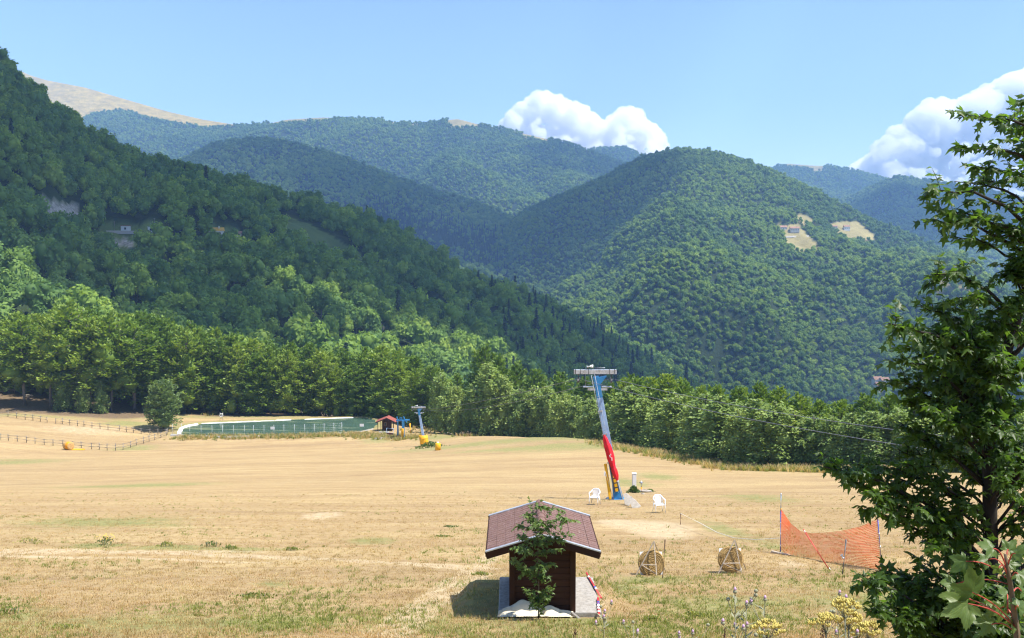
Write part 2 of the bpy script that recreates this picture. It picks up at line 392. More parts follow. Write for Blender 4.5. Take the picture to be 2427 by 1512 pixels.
def instancer(name, pts, scl, rotz, idx, coll, label, mat=None, tilt=None):
    n = len(pts); me = bpy.data.meshes.new(name); me.vertices.add(n); me.vertices.foreach_set('co', np.asarray(pts, np.float32).ravel())
    rot = np.zeros((n, 3), np.float32); rot[:, 2] = rotz
    if tilt is not None: rot[:, :2] = tilt
    a = me.attributes.new('rot', 'FLOAT_VECTOR', 'POINT'); a.data.foreach_set('vector', rot.ravel())
    a = me.attributes.new('scl', 'FLOAT_VECTOR', 'POINT'); a.data.foreach_set('vector', np.asarray(scl, np.float32).ravel())
    a = me.attributes.new('idx', 'INT', 'POINT'); a.data.foreach_set('value', np.asarray(idx, np.int32))
    o = link(bpy.data.objects.new(name, me)); tag(o, label, kind='stuff')
    ng = bpy.data.node_groups.new(name, 'GeometryNodeTree'); ng.interface.new_socket('Geometry', in_out='INPUT', socket_type='NodeSocketGeometry')
    ng.interface.new_socket('Geometry', in_out='OUTPUT', socket_type='NodeSocketGeometry'); N = ng.nodes; L = ng.links
    gi = N.new('NodeGroupInput'); go = N.new('NodeGroupOutput'); ip = N.new('GeometryNodeInstanceOnPoints'); ci = N.new('GeometryNodeCollectionInfo')
    ci.inputs['Collection'].default_value = coll; ci.inputs['Separate Children'].default_value = True; ci.inputs['Reset Children'].default_value = True
    def na(nm, t):
        x = N.new('GeometryNodeInputNamedAttribute'); x.data_type = t; x.inputs['Name'].default_value = nm; return x.outputs['Attribute']
    L.new(gi.outputs[0], ip.inputs['Points']); L.new(ci.outputs[0], ip.inputs['Instance']); ip.inputs['Pick Instance'].default_value = True
    L.new(na('idx', 'INT'), ip.inputs['Instance Index']); L.new(na('scl', 'FLOAT_VECTOR'), ip.inputs['Scale'])
    e2r = N.new('FunctionNodeEulerToRotation'); L.new(na('rot', 'FLOAT_VECTOR'), e2r.inputs[0]); L.new(e2r.outputs[0], ip.inputs['Rotation'])
    L.new(ip.outputs[0], go.inputs[0])
    m = o.modifiers.new('scatter', 'NODES'); m.node_group = ng
    return o
def proto_coll(name, meshes):
    c = bpy.data.collections.new(name)
    for i, me in enumerate(meshes):
        c.objects.link(bpy.data.objects.new('%s_%02d' % (name, i), me))
    return c

# ------------------------------------------------------------------ trees
def unit(a): return a / (np.linalg.norm(a, axis=-1, keepdims=True) + 1e-9)
def cards(C, A, Nn, L, W, fold=0.0):
    A = unit(A); B = unit(np.cross(Nn, A)); Nn = np.cross(A, B)
    L = np.asarray(L)[:, None]; W = np.asarray(W)[:, None]
    return np.stack([C - A * L * .5, C + B * W * .5 + A * L * .08 + Nn * fold, C + A * L * .5, C - B * W * .5 + A * L * .08 + Nn * fold], 1)
def tree_proto(name, seed, H, R, hb, nb, per, card, style, mat, prof, tilt=0.55, limbs=True, elong=0.5, heart=.34):
    """returns (crown mesh, wood mesh): sprays of leaves carried on limbs that leave a tapered trunk"""
    rng = np.random.default_rng(seed); wood = MB()
    bend = rng.normal(0, 0.012 * H, 2); tr = lambda h: np.array([bend[0] * math.sin(3 * h / H), bend[1] * math.sin(2.3 * h / H + 1) - bend[1] * .84, h])
    r0 = 0.012 * H + 0.03
    wood.tube([tr(h) for h in np.linspace(-0.4, H * 0.93, 7)], [r0 * (1.25 - 1.15 * k) for k in np.linspace(0, 1, 7)], 7)
    C = []; A = []; Nn = []; L = []; var = []
    for i in range(nb):
        f = (i + rng.random()) / nb; h = hb + (H * 0.96 - hb) * f ** 0.9; az = i * 2.399 + rng.normal(0, .35)
        rad = R * np.interp(f, [p[0] for p in prof], [p[1] for p in prof]) * rng.uniform(0.72, 1.18)
        if style == 'beech': el = math.radians(-8 + 62 * f ** 1.6 + rng.normal(0, 9)); sag = -0.10
        elif style == 'birch': el = math.radians(30 + 45 * f + rng.normal(0, 12)); sag = -0.45
        elif style == 'conifer': el = math.radians(-14 + 30 * f ** 2 + rng.normal(0, 5)); sag = -0.05
        else: el = math.radians(20 + 45 * f + rng.normal(0, 12)); sag = -0.15
        ln = min(max(rad / max(math.cos(el), 0.35), 0.35 * card), 0.4 * H)
        d = np.array([math.cos(az) * math.cos(el), math.sin(az) * math.cos(el), math.sin(el)]); side = np.array([-math.sin(az), math.cos(az), 0])
        b0 = tr(max(h - max(0, d[2]) * ln * 0.55, hb * 0.6))
        pos = lambda s: b0 + d * (s * ln) + np.array([0, 0, sag * ln * s * s])
        if limbs and ln > 0.12 * H:
            wood.tube([pos(s) for s in (0, .35, .7, .95)], [r0 * .38, r0 * .28, r0 * .16, r0 * .05], 4)
        m = max(4, int(per * (ln / R) * rng.uniform(.8, 1.2)))
        s = rng.uniform(0.12, 1.0, m) ** 0.75; lat = rng.normal(0, 0.20, m) * ln * (1.15 - 0.75 * s)
        q = np.array([pos(a) for a in s]) + side * lat[:, None] + rng.normal(0, 0.045 * ln + 0.09 * card, (m, 3)) * np.array([.6, .6, 1.0])
        if style == 'birch': q[:, 2] -= np.abs(rng.normal(0, .06 * H, m)) * s
        ax = d[None] * rng.uniform(.5, 1.1, (m, 1)) + side[None] * (np.sign(lat) * rng.uniform(.2, .9, m))[:, None] + rng.normal(0, .22, (m, 3))
        if style == 'birch': ax[:, 2] -= 0.7
        if style == 'beech': ax[:, 2] += 0.25
        nn = np.array([0, 0, 1.0]) + rng.normal(0, tilt, (m, 3)) + d * 0.25
        C.append(q); A.append(ax); Nn.append(nn); L.append(card * rng.uniform(.6, 1.35, m)); var.append(np.clip(rng.normal(.5, .22, m), 0, 1))
    C = np.concatenate(C); A = np.concatenate(A); Nn = np.concatenate(Nn); L = np.concatenate(L); var = np.concatenate(var)
    V = cards(C, A, Nn, L, L * elong * rng.uniform(.8, 1.3, len(L)), 0.0); n = len(C)
    hv, hf = [], []  # solid heart lumps added inside the crown to block light and darken its gaps
    for f in np.linspace(.06, .6, 7):
        rr = R * heart * np.interp(f, [p[0] for p in prof], [p[1] for p in prof]); c = tr(hb + (H * .96 - hb) * f) + np.array([*rng.normal(0, .14 * R, 2), 0]); hh = (H - hb) * .11; b = 4 * n + len(hv)
        for j in range(5):
            ph = math.pi * j / 4 - math.pi / 2
            for k in range(7):
                a = 2 * math.pi * k / 7; hv.append(c + np.array([rr * math.cos(ph) * math.cos(a), rr * math.cos(ph) * math.sin(a), hh * math.sin(ph)]) * rng.uniform(.8, 1.2))
        hf += [(b + j * 7 + k, b + j * 7 + (k + 1) % 7, b + (j + 1) * 7 + (k + 1) % 7, b + (j + 1) * 7 + k) for j in range(4) for k in range(7)]
    crown = mesh_np(name + '_crown', np.concatenate([V.reshape(-1, 3), np.array(hv)]), np.concatenate([np.arange(4 * n).reshape(n, 4), np.array(hf)]), mat, False, {'var': np.concatenate([np.repeat(var, 4), np.full(len(hv), .4)])})
    return crown, wood.mesh(name + '_trunk', M['bark'], True)
def blob_proto(name, seed, H, R, n, card, mat, kind):
    """crown of one tree in a far wood: a lumpy solid heart with leaf sprays all over it"""
    rng = np.random.default_rng(seed); Vs = []; Fs = []; va = []
    if kind == 'leaf':
        lobes = [(np.array([rng.normal(0, .28) * R, rng.normal(0, .28) * R, H * rng.uniform(.45, .8)]), R * rng.uniform(.42, .68), H * rng.uniform(.17, .25)) for _ in range(7)]
        lobes.append((np.array([0, 0, H * .55]), R * .78, H * .33))
        C = []; Nn = []
        for c, r, hh in lobes:
            m = int(n / len(lobes)); dv = unit(rng.normal(0, 1, (m, 3))); dv[:, 2] = np.where(dv[:, 2] < -.5, -dv[:, 2], dv[:, 2])
            q = c + dv * np.array([r, r, hh]) * rng.uniform(.74, 1.14, (m, 1)); C.append(q); Nn.append(dv * .5 + np.array([0, 0, .5]) + rng.normal(0, .55, (m, 3)))
        C = np.concatenate(C); Nn = np.concatenate(Nn); A = rng.normal(0, 1, C.shape); A -= Nn * (A * Nn).sum(-1, keepdims=True) / (Nn * Nn).sum(-1, keepdims=True)
        L = card * rng.uniform(.6, 1.4, len(C)); V = cards(C, A, Nn, L, L * .62)
        heart = [(c, r * .74, hh * .74) for c, r, hh in lobes]
    else:
        C = []; A = []; Nn = []
        for i in range(n):
            f = rng.random() ** .8; r = R * (1 - f) * rng.uniform(.55, 1.1) + .15; az = rng.uniform(0, 6.283)
            C.append((r * math.cos(az), r * math.sin(az), H * (.1 + .9 * f))); A.append((math.cos(az), math.sin(az), -.35)); Nn.append((math.cos(az) * .35, math.sin(az) * .35, 1))
        C = np.array(C); A = np.array(A); Nn = np.array(Nn) + rng.normal(0, .3, C.shape); L = card * rng.uniform(.6, 1.3, n); V = cards(C, A, Nn, L, L * .6)
        heart = [(np.array([0, 0, H * (.22 + .12 * k)]), R * .62 * (1 - .13 * k), H * .13) for k in range(6)]
    V = list(V.reshape(-1, 3)); nq = len(C); Fq = np.arange(4 * nq).reshape(nq, 4); var = list(np.repeat(np.clip(rng.normal(.5, .2, nq), 0, 1), 4))
    hv = []; hf = []
    for c, r, hh in heart:
        b = len(V) + len(hv); ns = 8; nr = 5
        for j in range(nr + 1):
            ph = math.pi * j / nr - math.pi / 2
            for k in range(ns):
                a = 2 * math.pi * k / ns; jit = rng.uniform(.9, 1.08)
                hv.append(c + np.array([r * math.cos(ph) * math.cos(a), r * math.cos(ph) * math.sin(a), hh * math.sin(ph)]) * jit)
        for j in range(nr):
            for k in range(ns): hf.append((b + j * ns + k, b + j * ns + (k + 1) % ns, b + (j + 1) * ns + (k + 1) % ns, b + (j + 1) * ns + k))
    V = np.array(V + hv); Fq = np.concatenate([Fq, np.array(hf)]); var = np.array(var + [.35] * len(hv))
    return mesh_np(name, V, Fq, mat, False, {'var': var})
# ------------------------------------------------------------------ the materials of the place
M = {}
def field_material():
    t = NT('field')
    c = t.coord('Object'); streak = t.coord('Object', (0.16, 1.25, 0.3)); 
    n0 = t.noise(streak, 0.42, 8, 0.72, 0.9); n1 = t.noise(c, 0.13, 5, 0.6, 0.4); n2 = t.noise(c, 4.5, 7, 0.72); n3 = t.noise(t.coord('Object', (0.3, 2.4, 1)), 2.3, 6, 0.72, 0.4)
    straw = t.ramp(n0, [(0.32, (0.185, 0.105, 0.044)), (0.44, (0.30, 0.188, 0.080)), (0.53, (0.40, 0.280, 0.128)), (0.66, (0.47, 0.345, 0.16))])
    nb_ = t.noise(t.coord('Object', (0.022, 0.15, 0.3)), 0.75, 7, 0.7, 1.0)
    n4a = t.noise(t.coord('Object', (0.04, 0.36, 0.3), (0, 0, 0.16)), 0.85, 7, 0.74, 1.6); n4b = t.noise(t.coord('Object', (0.05, 0.42, 0.3), (0, 0, -0.22)), 0.8, 7, 0.74, 1.6); n4m = t.ramp(t.noise(c, 0.035, 3, 0.5), [(0.42, 0.0), (0.58, 1.0)]); n4 = t.mix(n4m, n4a, n4b)
    red = t.ramp(n1, [(0.35, (0.265, 0.150, 0.066)), (0.65, (0.38, 0.270, 0.120))]); col = t.mix(0.34, straw, red); col = t.mix(t.ramp(nb_, [(0.36, 0.75), (0.50, 0.0)]), col, (0.200, 0.120, 0.058)); col = t.mix(t.ramp(nb_, [(0.53, 0.0), (0.68, 0.6)]), col, (0.46, 0.335, 0.155)); col = t.mix(t.ramp(n4, [(0.36, 0.62), (0.50, 0.0)]), col, (0.255, 0.150, 0.066)); col = t.mix(t.ramp(n4, [(0.53, 0.0), (0.66, 0.65)]), col, (0.49, 0.365, 0.175))
    col = t.mix(t.ramp(n3, [(0.38, 0.0), (0.66, 0.5)]), col, (0.46, 0.34, 0.17))
    col = t.mix(t.ramp(n2, [(0.36, 0.65), (0.50, 0.0)]), col, (0.215, 0.125, 0.05))
    g = t.attr('green'); gn = t.math('ADD', g, t.math('MULTIPLY', t.math('ADD', t.math('SUBTRACT', t.noise(c, 1.6, 6, 0.75), 0.5), t.math('SUBTRACT', nb_, 0.5)), 1.9)); gf = t.ramp(gn, [(0.42, 0.0), (0.95, 0.85)])
    gc = t.ramp(t.noise(c, 3.1, 5, 0.7), [(0.3, (0.105, 0.130, 0.030)), (0.6, (0.235, 0.235, 0.070)), (0.8, (0.40, 0.33, 0.12))]); col = t.mix(gf, col, gc)
    b = t.attr('bare'); bn = t.math('ADD', b, t.math('MULTIPLY', t.math('SUBTRACT', t.noise(c, 1.1, 5, 0.7), 0.5), 0.9)); bf = t.ramp(bn, [(0.35, 0.0), (0.7, 0.9)])
    col = t.mix(bf, col, t.ramp(t.noise(c, 2.6, 6, 0.7), [(0.3, (0.36, 0.255, 0.145)), (0.7, (0.56, 0.445, 0.275))]))
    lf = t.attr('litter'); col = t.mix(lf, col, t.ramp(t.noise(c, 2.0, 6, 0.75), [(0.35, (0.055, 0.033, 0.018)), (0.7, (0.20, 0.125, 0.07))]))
    col = t.mix(0.14, col, (0.44, 0.385, 0.265)); h = t.math('ADD', t.math('MULTIPLY', n3, 0.7), n2)
    return t.done(t.bsdf(col, 0.95, 0, 0.08, t.bump(h, 0.75, 0.10)))
def hill_material(name, under, grassc):
    t = NT(name); c = t.coord('Object'); n = t.noise(c, 0.03, 6, 0.7)
    f = t.ramp(n, [(0.3, tuple(x * .6 for x in under)), (0.7, tuple(x * 1.35 for x in under))])
    g = t.ramp(t.noise(c, 0.02, 8, 0.72), [(0.3, tuple(x * .72 for x in grassc)), (0.7, tuple(min(1, x * 1.25) for x in grassc))])
    col = t.mix(t.attr('grass'), f, g)
    col = t.mix(t.attr('rock'), col, t.ramp(t.noise(c, 0.35, 7, 0.8), [(0.35, (0.16, 0.14, 0.11)), (0.65, (0.46, 0.42, 0.36))]))
    return t.done(t.bsdf(col, 0.95, 0, 0.05, t.bump(t.noise(c, 0.08, 6, 0.7), 0.6, 6.0)))
def water_material():
    t = NT('pond_water'); c = t.coord('Object', (1, 2.2, 1))
    n = t.noise(c, 0.22, 5, 0.6); col = t.ramp(n, [(0.3, (0.050, 0.100, 0.080)), (0.7, (0.075, 0.130, 0.098))])
    scum = t.ramp(t.noise(t.coord('Object', (0.07, 0.5, 1)), 0.9, 4, 0.6), [(0.59, 0.0), (0.63, 0.75)]); col = t.mix(scum, col, (0.17, 0.19, 0.08))
    return t.done(t.bsdf(col, t.mix(scum, (0.07,) * 3, (0.7,) * 3), 0, 0.5, t.bump(t.noise(c, 1.6, 5), 0.25, 0.05)))
def wood_material(name, dark, light, scale=3.0, axis=(1, 12, 12), rough=0.75):
    t = NT(name); c = t.coord('Object', axis); n = t.noise(c, scale, 7, 0.7, 1.2); n2 = t.noise(t.coord('Object'), scale * .6, 3)
    oi = t.N('ObjectInfo').outputs['Random']
    col = t.ramp(n, [(0.3, dark), (0.72, light)]); col = t.mix(t.math('MULTIPLY', oi, 0.35), col, tuple(x * 0.55 for x in dark))
    col = t.mix(t.ramp(n2, [(0.45, 0.0), (0.8, 0.35)]), col, tuple(min(1, x * 1.5) for x in light))
    return t.done(t.bsdf(col, rough, 0, 0.25, t.bump(n, 0.35, 0.006)))
def tile_material():
    t = NT('roof_tile'); c = t.coord('Object'); oi = t.N('ObjectInfo').outputs['Random']; ge = t.N('NewGeometry').outputs['Position']
    n = t.noise(ge, 11.0, 5, 0.7); col = t.ramp(n, [(0.3, (0.130, 0.074, 0.060)), (0.7, (0.210, 0.125, 0.105))])
    col = t.mix(t.math('MULTIPLY', oi, 0.40), col, (0.15, 0.085, 0.08)); sp = t.noise(ge, 46.0, 3, 0.6)
    col = t.mix(t.ramp(sp, [(0.64, 0.0), (0.70, 0.75)]), col, (0.55, 0.52, 0.46))
    li = t.noise(ge, 3.0, 6, 0.75); col = t.mix(t.ramp(li, [(0.55, 0.0), (0.75, 0.30)]), col, (0.22, 0.17, 0.13))
    return t.done(t.bsdf(col, 0.85, 0, 0.2, t.bump(t.noise(ge, 130.0, 3), 0.5, 0.004)))
def cloud_material(name, density):
    m = bpy.data.materials.new(name); m.use_nodes = True; n = m.node_tree.nodes
    for x in list(n): n.remove(x)
    v = n.new('ShaderNodeVolumePrincipled'); v.inputs['Color'].default_value = (1, 1, 1, 1); v.inputs['Density'].default_value = density; v.inputs['Anisotropy'].default_value = 0.1
    o = n.new('ShaderNodeOutputMaterial'); m.node_tree.links.new(v.outputs[0], o.inputs['Volume']); return m
M['bark'] = simple('bark', (0.16, 0.145, 0.125), 0.9, var=0.4, scale=3, bump=0.5, stretch=(3, 3, .6))
M['bark_dark'] = simple('bark_dark', (0.032, 0.026, 0.021), 0.9, var=0.4, scale=14, bump=0.5, stretch=(3, 3, .6))
M['field'] = field_material()
M['hill'] = hill_material('hill_forest_floor', (0.030, 0.045, 0.018), (0.27, 0.23, 0.105))
M['hill_green'] = hill_material('hill_ferns', (0.030, 0.045, 0.018), (0.11, 0.15, 0.045))
M['ridge'] = hill_material('ridge_grass', (0.34, 0.255, 0.065), (0.33, 0.27, 0.13))
M['water'] = water_material()
M['beech'] = leafmat('beech_leaf', (0.078, 0.140, 0.020), (0.160, 0.250, 0.034), (0.285, 0.355, 0.052), 0.30, 1.5)
M['birch'] = leafmat('birch_leaf', (0.140, 0.215, 0.060), (0.235, 0.330, 0.090), (0.36, 0.43, 0.110), 0.34, 1.3)
M['lone'] = leafmat('willow_leaf', (0.115, 0.175, 0.060), (0.165, 0.240, 0.080), (0.23, 0.31, 0.10), 0.35, 1.25)
M['wood_far'] = leafmat('forest_leaf', (0.105, 0.185, 0.032), (0.195, 0.300, 0.046), (0.32, 0.400, 0.062), 0.34, 1.4, 0.6, 0.15)
M['wood_dark'] = leafmat('dark_forest_leaf', (0.068, 0.135, 0.034), (0.125, 0.220, 0.048), (0.21, 0.305, 0.060), 0.32, 1.4, 0.6, 0.15)
M['conifer'] = leafmat('conifer_needles', (0.012, 0.030, 0.012), (0.022, 0.048, 0.018), (0.035, 0.065, 0.022), 0.15, 1.2)
M['maple'] = leafmat('maple_leaf', (0.026, 0.055, 0.010), (0.045, 0.090, 0.014), (0.075, 0.130, 0.018), 0.45, 3.2, 0.42, 0.4)
M['sapling'] = leafmat('sapling_leaf', (0.09, 0.155, 0.04), (0.15, 0.225, 0.06), (0.21, 0.29, 0.08), 0.4, 1.5, 0.42, 0.4)
M['sycamore'] = leafmat('sycamore_leaf', (0.055, 0.10, 0.02), (0.085, 0.14, 0.03), (0.13, 0.19, 0.045), 0.42, 1.8, 0.42, 0.4)
M['grass_green'] = leafmat('green_grass', (0.13, 0.165, 0.035), (0.23, 0.265, 0.065), (0.38, 0.37, 0.11), 0.45, 1.2)
M['grass_dry'] = leafmat('dry_grass', (0.40, 0.27, 0.12), (0.56, 0.42, 0.20), (0.70, 0.57, 0.31), 0.5, 1.0)
M['grass_tan'] = leafmat('tan_grass', (0.36, 0.21, 0.09), (0.50, 0.325, 0.15), (0.62, 0.44, 0.22), 0.5, 1.0)
M['grass_brown'] = leafmat('brown_grass', (0.26, 0.165, 0.065), (0.39, 0.26, 0.11), (0.54, 0.40, 0.20), 0.5, 1.0)
M['weed'] = leafmat('weed_leaf', (0.05, 0.10, 0.02), (0.09, 0.15, 0.03), (0.14, 0.20, 0.05), 0.35, 1.4)
M['cloud'] = cloud_material('cloud', 0.015)
M['cloud_thin'] = cloud_material('thin_cloud', 0.050)
M['cloud_veil'] = cloud_material('veil_cloud', 0.007)
M['white_plastic'] = simple('white_plastic', (0.80, 0.80, 0.80), 0.35, var=0.04, spec=0.5)
M['white_paint'] = simple('white_paint', (0.72, 0.72, 0.70), 0.5, var=0.08, dirt=(0.45, 0.42, 0.38))
M['grey_box'] = simple('grey_box', (0.55, 0.56, 0.56), 0.5, var=0.06)
M['galv'] = simple('galvanised_steel', (0.52, 0.54, 0.57), 0.42, metal=0.55, var=0.18, scale=9, dirt=(0.30, 0.29, 0.28))
M['steel_dark'] = simple('dark_steel', (0.10, 0.10, 0.105), 0.5, metal=0.5, var=0.3, scale=9)
M['cable'] = simple('steel_cable', (0.22, 0.23, 0.26), 0.5, metal=0.4)
M['blue'] = simple('blue_paint', (0.035, 0.22, 0.48), 0.5, var=0.2, scale=3, dirt=(0.09, 0.23, 0.38))
M['pale_blue'] = simple('faded_blue_paint', (0.30, 0.43, 0.64), 0.55, var=0.22, scale=2.2, dirt=(0.40, 0.50, 0.64))
M['yellow'] = simple('yellow_pad', (0.78, 0.42, 0.012), 0.55, var=0.15, scale=3, dirt=(0.55, 0.30, 0.02))
M['orange_pad'] = simple('orange_pad', (0.80, 0.33, 0.012), 0.55, var=0.12, scale=3)
M['red_cloth'] = simple('red_canvas', (0.62, 0.012, 0.022), 0.6, var=0.25, scale=5)
M['red'] = simple('red_plastic', (0.58, 0.03, 0.03), 0.4, var=0.15)
M['net'] = simple('orange_net', (0.95, 0.10, 0.012), 0.6, var=0.1)
M['pole_blue'] = simple('pole_blue', (0.05, 0.10, 0.42), 0.45, var=0.15)
M['black'] = simple('black_rubber', (0.015, 0.015, 0.016), 0.6)
M['straw'] = simple('straw_boss', (0.36, 0.24, 0.095), 0.95, var=0.5, scale=26, bump=0.8)
M['hay'] = simple('hay_bale', (0.50, 0.31, 0.12), 0.95, var=0.4, scale=9, bump=0.8)
M['pale_wood'] = wood_material('pale_timber', (0.40, 0.32, 0.24), (0.62, 0.53, 0.42), 4, (8, 8, 1))
M['fence_wood'] = wood_material('weathered_timber', (0.16, 0.14, 0.125), (0.34, 0.31, 0.28), 4, (8, 8, 1))
M['post_wood'] = wood_material('brown_timber', (0.13, 0.075, 0.045), (0.28, 0.17, 0.10), 4, (8, 8, 1))
M['hut_wood'] = wood_material('stained_larch', (0.024, 0.009, 0.005), (0.075, 0.027, 0.013), 2.2, (1.4, 9, 16))
M['hut_trim'] = wood_material('dark_larch', (0.028, 0.011, 0.006), (0.065, 0.024, 0.012), 2.2, (2, 2, 9))
M['tile'] = tile_material()
M['red_roof'] = simple('red_roof', (0.27, 0.075, 0.055), 0.8, var=0.25, scale=3)
M['terracotta'] = simple('terracotta_roof', (0.29, 0.165, 0.11), 0.85, var=0.25, scale=0.8)
M['ochre_roof'] = simple('ochre_roof', (0.58, 0.33, 0.06), 0.8, var=0.15, scale=0.6)
M['plaster'] = simple('pale_plaster', (0.58, 0.54, 0.48), 0.9, var=0.1, scale=0.7)
M['concrete'] = simple('concrete', (0.32, 0.30, 0.275), 0.9, var=0.30, scale=16, bump=0.6, dirt=(0.30, 0.27, 0.23))
M['stone'] = simple('stone_slab', (0.34, 0.305, 0.26), 0.9, var=0.18, scale=6, bump=0.4)
M['tarp'] = simple('cream_tarpaulin', (0.68, 0.61, 0.46), 0.6, var=0.08, scale=5, dirt=(0.45, 0.38, 0.26))
M['liner'] = simple('white_pond_liner', (0.74, 0.73, 0.69), 0.6, var=0.08, scale=0.6, dirt=(0.42, 0.40, 0.33))
M['glass'] = simple('dark_glass', (0.03, 0.04, 0.05), 0.08, var=0.1, spec=0.6)
M['rope'] = simple('white_rope', (0.70, 0.67, 0.60), 0.8)
M['rust'] = simple('rusty_iron', (0.10, 0.055, 0.035), 0.8, var=0.35, scale=12)
M['petiole'] = simple('red_stalk', (0.40, 0.06, 0.035), 0.5, var=0.3, scale=20)
M['twig'] = simple('green_twig', (0.12, 0.085, 0.05), 0.7, var=0.3, scale=20)
M['thistle'] = simple('thistle_bloom', (0.46, 0.30, 0.42), 0.8, var=0.2, scale=60)
M['stalk'] = simple('grey_stalk', (0.24, 0.24, 0.15), 0.8, var=0.2, scale=20)
M['umbel'] = simple('yellow_umbel', (0.50, 0.41, 0.11), 0.8, var=0.25, scale=40)
M['seedhead'] = simple('brown_seedhead', (0.11, 0.06, 0.035), 0.9, var=0.3, scale=40)
M['yellow_flower'] = simple('yellow_flower', (0.70, 0.50, 0.02), 0.7, var=0.2, scale=30)
M['ground'] = hill_material('valley_floor', (0.035, 0.05, 0.02), (0.2, 0.2, 0.08))
# ------------------------------------------------------------------ build the land
FIELD = make_field()
gm = MB(); gm.add([(-6800, -1300, -420), (6800, -1300, -420), (6800, 6200, -420), (-6800, 6200, -420)], [(0, 1, 2, 3)])
tag(gm.build('ground', M['ground']), 'wooded valley floor far below the ski slope', kind='structure')

A_RIDGE = [(-420, -190, 640), (-200, -20, 660), (-60, 82, 690), (0, 135, 700), (60, 185, 715), (150, 265, 735), (250, 333, 760), (300, 362, 770), (400, 384, 790), (470, 402, 800), (560, 426, 820), (650, 446, 840), (750, 467, 860), (850, 502, 880), (950, 547, 900), (1050, 602, 920), (1100, 647, 925), (1180, 662, 930), (1250, 694, 940), (1400, 764, 1010), (1550, 832, 1100), (1640, 882, 1150), (1760, 950, 1200)]
A_TOE = [(-420, 990, 285), (0, 985, 285), (500, 1000, 290), (900, 1010, 320), (1200, 1020, 420), (1500, 1030, 600), (1760, 1030, 760)]
A_PATCH = [([(70, 478), (130, 474), (190, 492), (195, 556), (120, 548), (76, 528)], 'rock'), ([(-30, 458), (20, 466), (36, 480), (0, 492), (-30, 490)], 'rock'), ([(640, 505), (690, 518), (740, 535), (790, 560), (850, 600), (880, 640), (820, 630), (740, 600), (660, 548)], 'g'),
           ([(238, 530), (400, 530), (425, 604), (235, 604)], 'g'), ([(235, 572), (300, 566), (330, 580), (250, 590)], 'rock'), ([(480, 540), (560, 540), (575, 566), (480, 566)], 'g'), ([(862, 745), (905, 750), (905, 785), (870, 780)], 'rock'), ([(470, 455), (520, 470), (550, 500), (520, 500)], 'g'),
           ([(130, 545), (180, 550), (185, 572), (140, 566)], 'rock'), ([(590, 512), (640, 518), (640, 530), (595, 528)], 'rock')]
hillA = Hill('hillside', A_RIDGE, A_TOE, 320, 110, 34, 11, M['hill_green'], 'steep dark forested hillside on the left with clearings', lump=120, bulge=0.02, tree=9, patches=A_PATCH)
B_RIDGE = [(1080, 640, 2300), (1180, 560, 2400), (1240, 496, 2450), (1350, 456, 2400), (1450, 406, 2330), (1520, 367, 2280), (1580, 351, 2240), (1640, 347, 2200), (1720, 360, 2180), (1800, 385, 2150), (1880, 420, 2120), (1950, 455, 2080), (2000, 480, 2050), (2070, 515, 2000), (2160, 550, 1900), (2270, 602, 1780), (2350, 650, 1700), (2427, 692, 1650), (2760, 820, 1500)]
B_TOE = [(1080, 1000, 1000), (1300, 1000, 930), (1700, 1000, 860), (2200, 1020, 840), (2760, 1040, 840)]
B_PATCH = [([(1838, 534), (1895, 534), (1912, 552), (1948, 588), (1944, 602), (1900, 600), (1876, 592), (1858, 562)], 'g'), ([(1880, 512), (1915, 512), (1935, 530), (1915, 538), (1893, 524)], 'g'), ([(1955, 530), (2030, 524), (2075, 560), (2070, 576), (2010, 572), (1985, 552)], 'g'), ([(2210, 648), (2250, 650), (2285, 682), (2340, 690), (2330, 700), (2225, 690)], 'g')]
hillB = Hill('wooded_mountain', B_RIDGE, B_TOE, 300, 130, 130, 23, M['hill'], 'broad sunlit forested mountain in the middle with small meadows', lump=370, bulge=0.05, tree=8, patches=B_PATCH)
C_RIDGE = [(330, 470, 2900), (420, 380, 2850), (480, 346, 2820), (540, 329, 2800), (600, 324, 2780), (680, 331, 2740), (760, 351, 2700), (850, 381, 2650), (950, 421, 2600), (1050, 452, 2560), (1150, 482, 2530), (1260, 530, 2500), (1400, 600, 2450)]
C_TOE = [(330, 760, 1500), (900, 760, 1550), (1200, 770, 1600), (1400, 800, 1700)]
hillC = Hill('wooded_spur', C_RIDGE, C_TOE, 220, 80, 70, 37, M['hill'], 'rounded forested spur in cloud shade behind the left hillside', lump=320, bulge=0.05, tree=9)
D_RIDGE = [(120, 330, 4500), (210, 272, 4450), (240, 262, 4430), (310, 259, 4420), (335, 272, 4400), (400, 285, 4380), (480, 300, 4350), (560, 294, 4330), (640, 288, 4300), (680, 279, 4290), (760, 274, 4270), (850, 276, 4250), (900, 280, 4230), (960, 288, 4210), (1010, 288, 4200), (1050, 281, 4190), (1085, 277, 4180), (1130, 289, 4170), (1200, 303, 4150), (1280, 321, 4120), (1350, 336, 4100), (1390, 351, 4080), (1450, 374, 4050), (1560, 410, 4000), (1700, 470, 3900)]
D_TOE = [(120, 560, 2950), (700, 560, 2950), (1250, 600, 2700), (1700, 640, 2600)]
D_PATCH = [([(630, 270), (720, 262), (712, 288), (630, 299)], 'g'), ([(770, 260), (880, 262), (872, 284), (785, 283)], 'g'), ([(900, 276), (985, 276), (992, 298), (910, 291)], 'g'), ([(1048, 268), (1130, 268), (1130, 296), (1092, 303), (1062, 299)], 'g'), ([(1235, 300), (1295, 312), (1290, 334), (1235, 325)], 'g'), ([(700, 262), (780, 262), (790, 286), (700, 290)], 'g')]
hillD = Hill('main_ridge', D_RIDGE, D_TOE, 300, 110, 130, 51, M['hill'], 'long forested main mountain with a few bare grassy tops', lump=520, bulge=0.06, tree=8, patches=D_PATCH)
